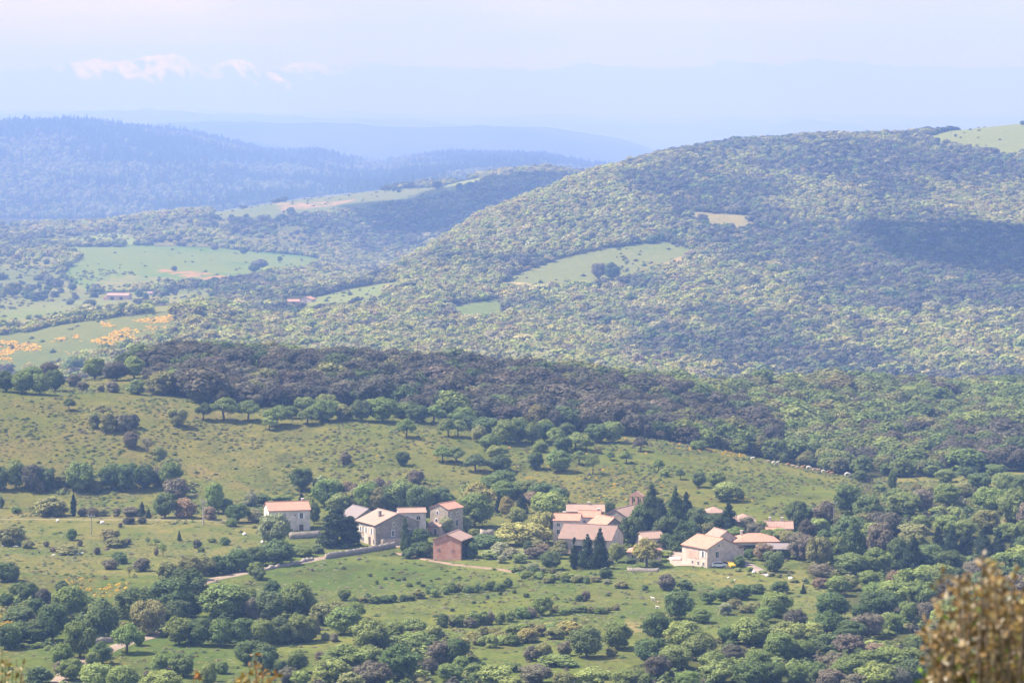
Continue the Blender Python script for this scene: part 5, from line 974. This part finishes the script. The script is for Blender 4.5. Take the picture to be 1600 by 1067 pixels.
def lane(name, label, pts, width, mat, cat='track', lift=0.14):
    p = resample(pts, 1.2); V = []; nA = 5
    for i, (x, y) in enumerate(p):
        a, b = p[max(i - 1, 0)], p[min(i + 1, len(p) - 1)]; t = Vector((b[0] - a[0], b[1] - a[1], 0)).normalized(); nn = Vector((-t.y, t.x, 0)); ww = width * (0.9 + 0.25 * vnoise(np.array([i * 0.23]), np.array([1.7]), 5)[0])
        for k in range(nA):
            q = (k / (nA - 1) - 0.5) * ww; xx, yy = x + nn.x * q, y + nn.y * q; V.append((xx, yy, gz(xx, yy) + (lift if 0 < k < nA - 1 else -0.12)))
    Q = [(i * nA + k, i * nA + k + 1, (i + 1) * nA + k + 1, (i + 1) * nA + k) for i in range(len(p) - 1) for k in range(nA - 1)]
    return tag(obj(name, mesh_np(name, V, Q, mat, None, True)), label, cat, kind='structure')
PALE_T = track_mat('pale gravel', (0.19, 0.15, 0.115), (0.26, 0.21, 0.17)); RED_T = track_mat('red earth', (0.19, 0.135, 0.10), (0.235, 0.175, 0.13)); GREY_T = track_mat('grey drive', (0.2, 0.165, 0.15), (0.26, 0.215, 0.195)); COURT = track_mat('pink gravel', (0.28, 0.21, 0.175), (0.34, 0.26, 0.22))
lane('road', 'pale gravel lane climbing past the farmhouses', [(80, 1080), (104, 1050), (128, 1036), (150, 1025), (175, 1012), (205, 1002), (240, 993), (275, 975), (296, 945), (312, 912), (335, 904), (362, 899), (397, 891), (432, 884), (472, 878), (502, 872), (532, 866), (562, 861), (600, 855), (625, 853)], 4.6, PALE_T)
lane('track', 'red earth track leaving the stone wall past the brick barn', [(618, 864), (645, 869), (680, 877), (710, 882), (745, 886), (780, 889), (812, 895)], 2.8, RED_T)
lane('driveway', 'grey drive beside the cream house', [(1155, 876), (1168, 882), (1182, 889), (1200, 897), (1216, 900)], 4.6, GREY_T)
lane('courtyard', 'pink gravel yard beside the cream house', [(1044, 858), (1052, 866), (1062, 874), (1070, 884)], 8.0, COURT, 'yard', 0.10)
lane('field_track', 'pale track along the hedgerow on the west meadow', [(0, 811), (60, 811), (125, 812), (200, 812), (260, 812), (320, 814), (380, 812)], 2.2, track_mat('worn grass', (0.19, 0.16, 0.09), (0.14, 0.145, 0.065)))
def wall(name, label, pts, hgt, thick, mat, rough=0.12, cat='wall'):
    p = resample(pts, 0.7); r = random.Random(len(p)); V = []; 
    for i, (x, y) in enumerate(p):
        a, b = p[max(i - 1, 0)], p[min(i + 1, len(p) - 1)]; t = Vector((b[0] - a[0], b[1] - a[1], 0)).normalized(); nn = Vector((-t.y, t.x, 0)) * thick / 2; g = gz(x, y); hh = hgt * (1 + r.uniform(-rough, rough)); j = r.uniform(-rough, rough) * 0.3
        V += [(x - nn.x * 1.2 + j, y - nn.y * 1.2, g - 0.8), (x - nn.x + j, y - nn.y, g + hh), (x + nn.x + j, y + nn.y, g + hh * 0.97), (x + nn.x * 1.2 + j, y + nn.y * 1.2, g - 0.8)]
    Q = [(i * 4 + k, i * 4 + (k + 1) % 4, (i + 1) * 4 + (k + 1) % 4, (i + 1) * 4 + k) for i in range(len(p) - 1) for k in range(4)]; n = len(V)
    Q += [(0, 3, 2, 1), (n - 4, n - 3, n - 2, n - 1)]
    return tag(obj(name, mesh_np(name, V, Q, mat)), label, cat)
wall('stone_wall', 'long grey dry stone wall along the lane below the stone farmhouse', [(509, 873), (535, 869), (565, 864), (595, 859), (617, 855)], 1.5, 0.6, M['wallstone'])
wall('rubble_wall', 'broken line of pale rubble edging the lane', [(413, 891), (440, 885), (465, 880), (488, 875)], 0.7, 0.9, M['wallstone'], 0.5)
wall('retaining_wall', 'grey retaining wall under the white farmhouse', [(452, 842), (475, 841), (500, 839)], 2.0, 0.35, M['grey'], 0.02)
wall('terrace_wall', 'low shaded terrace wall below the yellow-green tree', [(980, 892), (1005, 893), (1030, 893)], 1.0, 0.35, M['wallstone'])
wall('garden_wall', 'low white wall by the pink yard', [(1046, 876), (1056, 876), (1067, 876)], 1.1, 0.4, M['white'], 0.03)
wall('stone_wall', 'shaded wall under the round green trees near the brick barn', [(750, 838), (760, 838), (771, 837)], 2.0, 0.5, M['stone'])
wall('stone_wall', 'short dark bridge wall by the low lane bend', [(146, 1006), (160, 1005), (176, 1003)], 1.3, 0.5, M['wallstone'])
wall('rubble_wall', 'whitish stone bank by the tiny dark juniper', [(1284, 936), (1296, 938), (1308, 935)], 0.7, 1.0, M['wallstone'], 0.5)

# ------------------------------------------------------------------ poles, fence, rocks
def pole(name, label, px, py, hgt, rad, mat, arms=True, dmin=500):
    x, y, z = spot(px, py, dmin); o = tag(empty(name, (x, y, z)), label, 'pole'); MB().tube([(0, 0, -0.8), (0, 0, hgt * .5), (0, 0, hgt)], [rad, rad * 0.85, rad * 0.6], 10).build('shaft', mat, o)
    if arms:
        MB().box(-1.0, 1.0, -0.09, 0.09, hgt - 0.55, hgt - 0.38).build('crossarm', M['metal'], o)
        for k in (-0.85, 0, 0.85): MB().tube([(k, 0, hgt - 0.38), (k, 0, hgt - 0.25), (k, 0, hgt - 0.08)], [0.05, 0.11, 0.06], 8).build('insulator', M['white'], o)
    return o
pole('utility_pole', 'pale concrete utility pole with crossarm at the meadow edge', 318, 820, 7.2, 0.26, M['pole'])
pole('utility_pole', 'slim dark wooden pole standing in the open western meadow', 143, 835, 5.6, 0.12, M['timber'])
pole('utility_pole', 'pale bare pole among trees at the east end of the hamlet', 1303, 820, 6.8, 0.16, M['timber'])
pole('field_pole', 'thin white pole at the edge of the wide valley field', 357.5, 441, 10.0, 0.55, M['white'], False, 1500)
pole('field_pole', 'thin grey pole on the red soil of the wide valley field', 316, 434, 9.0, 0.3, M['timber'], False, 1500)
fp = resample([(1232, 958), (1270, 952), (1310, 948), (1345, 944), (1362, 938)], 3.0); x0, y0 = fp[len(fp) // 2]
fo = tag(empty('wire_fence', (x0, y0, gz(x0, y0))), 'wire fence on thin posts crossing the clearing', 'fence'); z0 = gz(x0, y0)
for (x, y) in fp: MB().box(x - x0 - .05, x - x0 + .05, y - y0 - .05, y - y0 + .05, gz(x, y) - z0 - .4, gz(x, y) - z0 + 1.3).build('post', M['timber'], fo)
for hh in (0.4, 0.8, 1.2): MB().tube([(x - x0, y - y0 - 0.06, gz(x, y) - z0 + hh) for x, y in fp], 0.014, 5).build('wire', M['metal'], fo)
ROCK = plain('pale limestone', (0.62, 0.58, 0.53), 0.95, 0.2, 1.6, 0.05)
def rock(px, py, w_, label, name='rock', grp='pale rocks on the grass'):
    x, y, z = spot(px, py); s_ = w_ * y / F; r = np.random.default_rng(int(px * 7)); bv, bq = blob((0, 0, s_ * 0.22), (s_ * 0.5, s_ * 0.38, s_ * 0.36), r, 12, 8)
    tag(obj(name, mesh_np('rock', bv, bq, ROCK, None, True), None, (x, y, z), r.uniform(0, 6)), label, 'rock', grp)
for a in ((1178, 895, 7, 'pale rock lying closest to the grey drive'), (1198.5, 900.5, 8, 'pale rock in the middle of three below the grey drive'), (1235.5, 905.5, 9, 'pale rock lowest of three below the grey drive'), (1138, 903, 4, 'little pale stone in the grass under the cream gable'), (1148, 907, 4, 'little pale stone lower down under the cream gable'), (410, 848, 7, 'pale rock on the bank below the white farmhouse'), (382, 836, 8, 'pale rock heap beside the white farmhouse'), (363, 864, 7, 'reddish pale stone above the lane hedge'), (160, 818, 8, 'pale stone by the hedgerow track'), (90, 815, 7, 'pale earth-stained stone by the hedgerow track')): rock(*a)

# ------------------------------------------------------------------ vehicles by the cream house
def car(px, py, deg, col, label):
    x, y, z = spot(px, py); o = tag(empty('parked_car', (x, y, z), math.radians(deg)), label, 'car'); mt = plain('car paint', col, 0.35, 0.03)
    MB().prism([(-2.0, .35), (2.0, .35), (2.02, .85), (1.25, .98), (.65, 1.48), (-1.35, 1.5), (-1.95, .95)], (0, -.82, 0), (1, 0, 0), (0, 1, 0), (0, 0, 1), 1.64).build('body', mt, o)
    MB().prism([(1.12, 1.0), (.62, 1.42), (-1.3, 1.44), (-1.72, 1.0)], (0, -.83, 0), (1, 0, 0), (0, 1, 0), (0, 0, 1), 1.66).build('side_window', M['pane'], o)
    for wx in (-1.25, 1.25):
        for wy in (-.86, .66):
            t = MB().tube([(wx, wy, .32), (wx, wy + .2, .32)], .32, 14).build('wheel', M['dark'], o); MB().tube([(wx, wy - .012, .32), (wx, wy + .212, .32)], .18, 10).build('rim', M['metal'], t)
car(1123, 886, 8, (0.82, 0.82, 0.80), 'white car parked against the cream house gable')
car(1139, 886, -60, (0.62, 0.42, 0.06), 'yellow car parked beside the dark hedge block')

# ------------------------------------------------------------------ grazing animals
def animal(name, label, cat, grp, px, py, lpx, deg, col, head='up', sheep=False, lying=False, headcol=None):
    x, y, z = spot(px, py); me = bpy.data.meshes.new(name)
    lh = 0.28 if lying else (0.52 if sheep else 0.72)      # belly height for a body one unit long
    hz_ = {'up': 0.22, 'down': -0.34}[head] if not lying else 0.16
    v = [(-0.5, 0, lh + .12), (-0.25, 0, lh + .14), (0.1, 0, lh + .13), (0.38, 0, lh + .15), (0.58, 0, lh + .17 + hz_ * .55), (0.74, 0, lh + .14 + hz_), (0.9, 0, lh + .04 + hz_)]
    rd = [(.17, .19), (.21, .21), (.21, .22), (.17, .18), (.10, .12), (.085, .095), (.055, .06)]
    if sheep: rd = [(a * 1.25, b * 1.25) for a, b in rd[:4]] + rd[4:]
    e = [(i, i + 1) for i in range(6)]
    for hx, sy, at_ in ((-0.42, -.13, 0), (-0.42, .13, 0), (0.34, -.12, 3), (0.34, .12, 3)):
        b = len(v)
        if lying: v += [(hx, sy * 1.7, .14), (hx + .16, sy * 1.9, .06)]
        else: v += [(hx - (.05 if hx < 0 else -.02), sy, lh * .55), (hx, sy, 0.0)]
        rd += [(.075, .075), (.042, .042)]; e += [(at_, b), (b, b + 1)]
    b = len(v); v += [(-0.56, 0, lh + .02), (-0.57, 0, lh * .5)]; rd += [(.03, .03), (.02, .02)]; e += [(0, b), (b, b + 1)]
    for sy in (-1, 1): b = len(v); v += [(0.74, sy * .13, lh + .19 + hz_)]; rd += [(.035, .03)]; e += [(5, b)]
    me.from_pydata(v, e, []); o = obj(name, me, None, (x, y, z), math.radians(deg)); s_ = lpx * y / F / 1.4; o.scale = (s_, s_, s_)
    sk = o.modifiers.new('skin', 'SKIN'); sk.use_smooth_shade = True
    for i, q in enumerate(rd): me.skin_vertices[0].data[i].radius = q
    me.skin_vertices[0].data[0].use_root = True
    o.modifiers.new('smooth', 'SUBSURF').levels = 1; o.modifiers[-1].render_levels = 1
    if name not in HIDE: HIDE[name] = {}
    key = (col, headcol)
    if key not in HIDE[name]:
        m, nt, out = nodes('hide'); tc = N(nt, 'ShaderNodeTexCoord'); d = N(nt, 'ShaderNodeBsdfDiffuse'); c = mixc(nt, ramp(nt, noise(nt, tc.outputs['Object'], 2.0, 3.0), 0.42, 0.58), tuple(q * .85 for q in col), tuple(min(.85, q * 1.15) for q in col))
        if headcol:
            sx = N(nt, 'ShaderNodeSeparateXYZ'); nt.links.new(tc.outputs['Object'], sx.inputs[0]); c = mixc(nt, ramp(nt, sx.outputs[0], 0.58, 0.62), c, headcol)
        nt.links.new(c, d.inputs[0]); nt.links.new(d.outputs[0], out.inputs[0]); HIDE[name][key] = m
    me.materials.append(HIDE[name][key])
    return tag(o, label, cat, grp)
HIDE = {}
TAN, CRM, WHT, BRN = (0.36, 0.20, 0.11), (0.44, 0.33, 0.23), (0.56, 0.52, 0.46), (0.34, 0.17, 0.10)
herd = [(1175.5, 719, 7, WHT, 10, 'up'), (1200.5, 723.5, 7, CRM, 170, 'down'), (1209, 726, 8, WHT, 15, 'down'), (1215.5, 724.5, 6, WHT, 25, 'up'), (1231, 729, 8, TAN, 0, 'down'), (1239.5, 731, 7, CRM, 160, 'up'), (1246, 733.5, 8, CRM, 190, 'down'), (1254, 733, 8, TAN, 10, 'up'), (1263.5, 734, 9, WHT, -15, 'down'), (1272, 737, 8, CRM, 5, 'down'), (1279, 738, 8, CRM, 175, 'up'), (1286.5, 739.5, 8, WHT, 0, 'down'), (1294, 740, 7, TAN, 20, 'up'), (1300, 743, 9, TAN, 180, 'down'), (1324, 745.5, 11, WHT, 5, 'down')]
cn_ = {TAN: 'tan', CRM: 'cream', WHT: 'white'}; names_ = {}
for i, c in enumerate(herd): names_.setdefault((c[3], c[5]), []).append(i)
for i, (px, py, l, col, dg, hd) in enumerate(herd):
    k = names_[(col, hd)].index(i); lab = f'{cn_[col]} cow ' + ('grazing with lowered head' if hd == 'down' else 'standing with raised head') + f' on the meadow crest, {ORD[k]} of its kind'
    animal('cow', lab, 'cow', 'cattle herd on the meadow crest', px, py, l, dg, col, hd)
animal('cow', 'white cow standing in the low pasture above a dark round tree', 'cow', 'cattle in the low pasture', 1020.5, 939, 9, 150, WHT, 'up')
animal('cow', 'white cow with a dark head lying in the low pasture', 'cow', 'cattle in the low pasture', 1027.5, 950.5, 10, 180, WHT, 'up', False, True, (0.05, 0.04, 0.03))
animal('calf', 'small pale calf between the two white cows of the low pasture', 'calf', 'cattle in the low pasture', 1029, 942.5, 6, 20, CRM, 'down')
for k, (px, py, l) in enumerate([(83, 868.5, 6), (93.5, 867, 5), (109.5, 866, 4.5), (121.5, 866.5, 6), (128, 865, 5), (22, 854.5, 5), (27.5, 854.5, 5), (4, 854, 5)]):
    animal('sheep', 'white sheep resting ' + (f'under the bramble clump, {ORD[k]}' if k < 5 else f'by the western bushes, {ORD[[2, 1, 0][[6, 5, 7].index(k + 0) if k in (5, 6, 7) else 0] if False else {7: 0, 5: 1, 6: 2}[k]]}'), 'sheep', 'white sheep in the western meadow', px, py, l, [0, 180, 20, 170, 10, 0, 180, 0][k], (0.82, 0.80, 0.76), 'up', True, True)
animal('goat', 'lone dark and white goat standing in the western meadow', 'goat', None, 61, 864, 5, 60, (0.07, 0.06, 0.05), 'up', True, False, (0.8, 0.78, 0.72))

# ------------------------------------------------------------------ russet holm oak tops close to the camera, out of focus
TW = plain('grey brown twig', (0.11, 0.085, 0.065), 0.9, 0.3, 30.0)
def near_bush(label, tips, D, foot, leaf, nper, cols, seed, lw=0.42):
    """tips: photo points of the shoot ends; every shoot climbs from the foot on the ground"""
    r = random.Random(seed); rg = np.random.default_rng(seed); fx = float(ray(foot, 900)[0] * D); fz = gz(fx, D); o = tag(empty('holm_oak_sapling', (fx, D, fz)), label, 'shrub', 'young holm oaks close by')
    LV, LQ, LVv, LT = [], [], [], []; nb = 0; tw = MB()
    base = [Vector((r.uniform(-.12, .12), r.uniform(-.2, .2), -0.15)) for _ in range(5)]
    for (px, py) in tips:
        dd = D + r.uniform(-0.06, 0.09) * D; u, t = ray(px, py); tip = Vector((float(u) * dd - fx, dd - D, float(t) * dd - fz)); b = r.choice(base)
        c1 = b.lerp(tip, 0.55) + Vector((r.uniform(-.05, .05), r.uniform(-.1, .1), r.uniform(.0, .15))); pts = [b.lerp(c1, q) * (1 - q) + c1.lerp(tip, q) * q for q in (0, .2, .4, .6, .8, .92, 1)]
        tw.tube(pts, [.022, .018, .013, .009, .006, .004, .002], 5)
        for k in range(nper):
            q = 1 - r.random() ** 1.3 * lw; p = (b.lerp(c1, q) * (1 - q) + c1.lerp(tip, q) * q); d = Vector((r.gauss(0, 1), r.gauss(0, 1), r.gauss(.5, .6))).normalized(); side = d.cross(Vector((r.gauss(0, 1), r.gauss(0, 1), r.gauss(0, 1)))).normalized(); n2 = d.cross(side); L = leaf * r.uniform(.65, 1.25); p = p + d * leaf * 0.15
            pr = [p, p + d * L * .3 + side * L * .24, p + d * L * .68 + side * L * .2, p + d * L + n2 * L * .12, p + d * L * .68 - side * L * .2, p + d * L * .3 - side * L * .24]
            LV += pr; LQ.append(tuple(range(nb, nb + 6))); nb += 6; h_ = q > 1 - lw * 0.6 * r.uniform(0.3, 1.6); LT.append(r.choice(cols[0] if h_ else cols[1])); LVv.append(r.uniform(0.25, 0.8))
    tw.build('branch', TW, o)
    me = mesh_np('leaves', LV, np.array(LQ), NEARLEAF, {'leafvar': ('FACE', 'FLOAT', LVv), 'tintv': ('FACE', 'FLOAT_COLOR', [(*c, 1) for c in LT])}); obj('leaves', me, o)
NEARLEAF = leaf_mat('young oak leaves', 0.3, True)
RUS = [(0.17, 0.115, 0.055), (0.21, 0.145, 0.07), (0.13, 0.085, 0.045), (0.24, 0.18, 0.10), (0.36, 0.29, 0.20), (0.44, 0.40, 0.33)]; OLD = [(0.075, 0.075, 0.03), (0.10, 0.15, 0.03), (0.08, 0.06, 0.035), (0.11, 0.085, 0.05), (0.17, 0.14, 0.095)]  # palest russet entries paint whitish leaf highlights, and pale undersides
rr = random.Random(4)
tips = [(1536, 866), (1471, 890), (1560, 877), (1515, 892), (1500, 905), (1548, 893), (1567, 898), (1585, 915), (1465, 922), (1482, 916), (1596, 925), (1445, 973), (1455, 985), (1473, 975), (1443, 990), (1612, 905), (1630, 900)]
tipg = []
for cx_, cy_, rx_, ry_, n_, lst in ((1550, 940, 82, 62, 62, tips), (1464, 988, 22, 13, 10, tips), (1625, 960, 30, 60, 16, tips), (1540, 1046, 100, 34, 30, tips), (1530, 1056, 95, 26, 22, tipg)):
    for _ in range(n_):
        an = rr.uniform(0, 2 * PI); q = rr.random() ** 0.5; lst.append((cx_ + math.cos(an) * q * rx_, cy_ + math.sin(an) * q * ry_))
near_bush('blurred russet holm oak bush filling the lower right corner', tips, 10.0, 1555, 0.034, 30, (RUS, OLD), 11, 0.22)
near_bush('blurred bright green shoots at the foot of the russet bush', tipg, 10.3, 1545, 0.034, 26, ([(0.14, 0.24, 0.04), (0.20, 0.30, 0.06), (0.10, 0.18, 0.035)], [(0.09, 0.13, 0.03), (0.10, 0.085, 0.04)]), 15, 0.2)
near_bush('blurred young holm oak tip poking up at the lower left corner', [(3, 1015), (14, 1026), (26, 1030), (36, 1034), (8, 1036), (20, 1042), (-6, 1022), (-20, 1030), (32, 1052)], 21.0, 4, 0.050, 30, ([(0.19, 0.16, 0.07), (0.17, 0.13, 0.065), (0.28, 0.25, 0.16)], [(0.10, 0.085, 0.04), (0.14, 0.12, 0.05)]), 12)
near_bush('blurred russet oak shoots rising over the lower edge', [(398, 1020), (402, 1030), (390, 1036), (412, 1042), (420, 1046), (384, 1044), (375, 1052), (430, 1056), (408, 1052), (396, 1056), (367, 1062), (440, 1066), (420, 1062)], 20.0, 402, 0.052, 30, ([(0.20, 0.145, 0.05), (0.20, 0.11, 0.05), (0.28, 0.21, 0.13)], [(0.16, 0.14, 0.04), (0.11, 0.08, 0.04)]), 13)
near_bush('single blurred russet shoot beside the oak shoots at the lower edge', [(307, 1046), (303, 1056), (311, 1060)], 20.5, 307, 0.05, 24, ([(0.22, 0.11, 0.05)], [(0.14, 0.10, 0.04)]), 14)
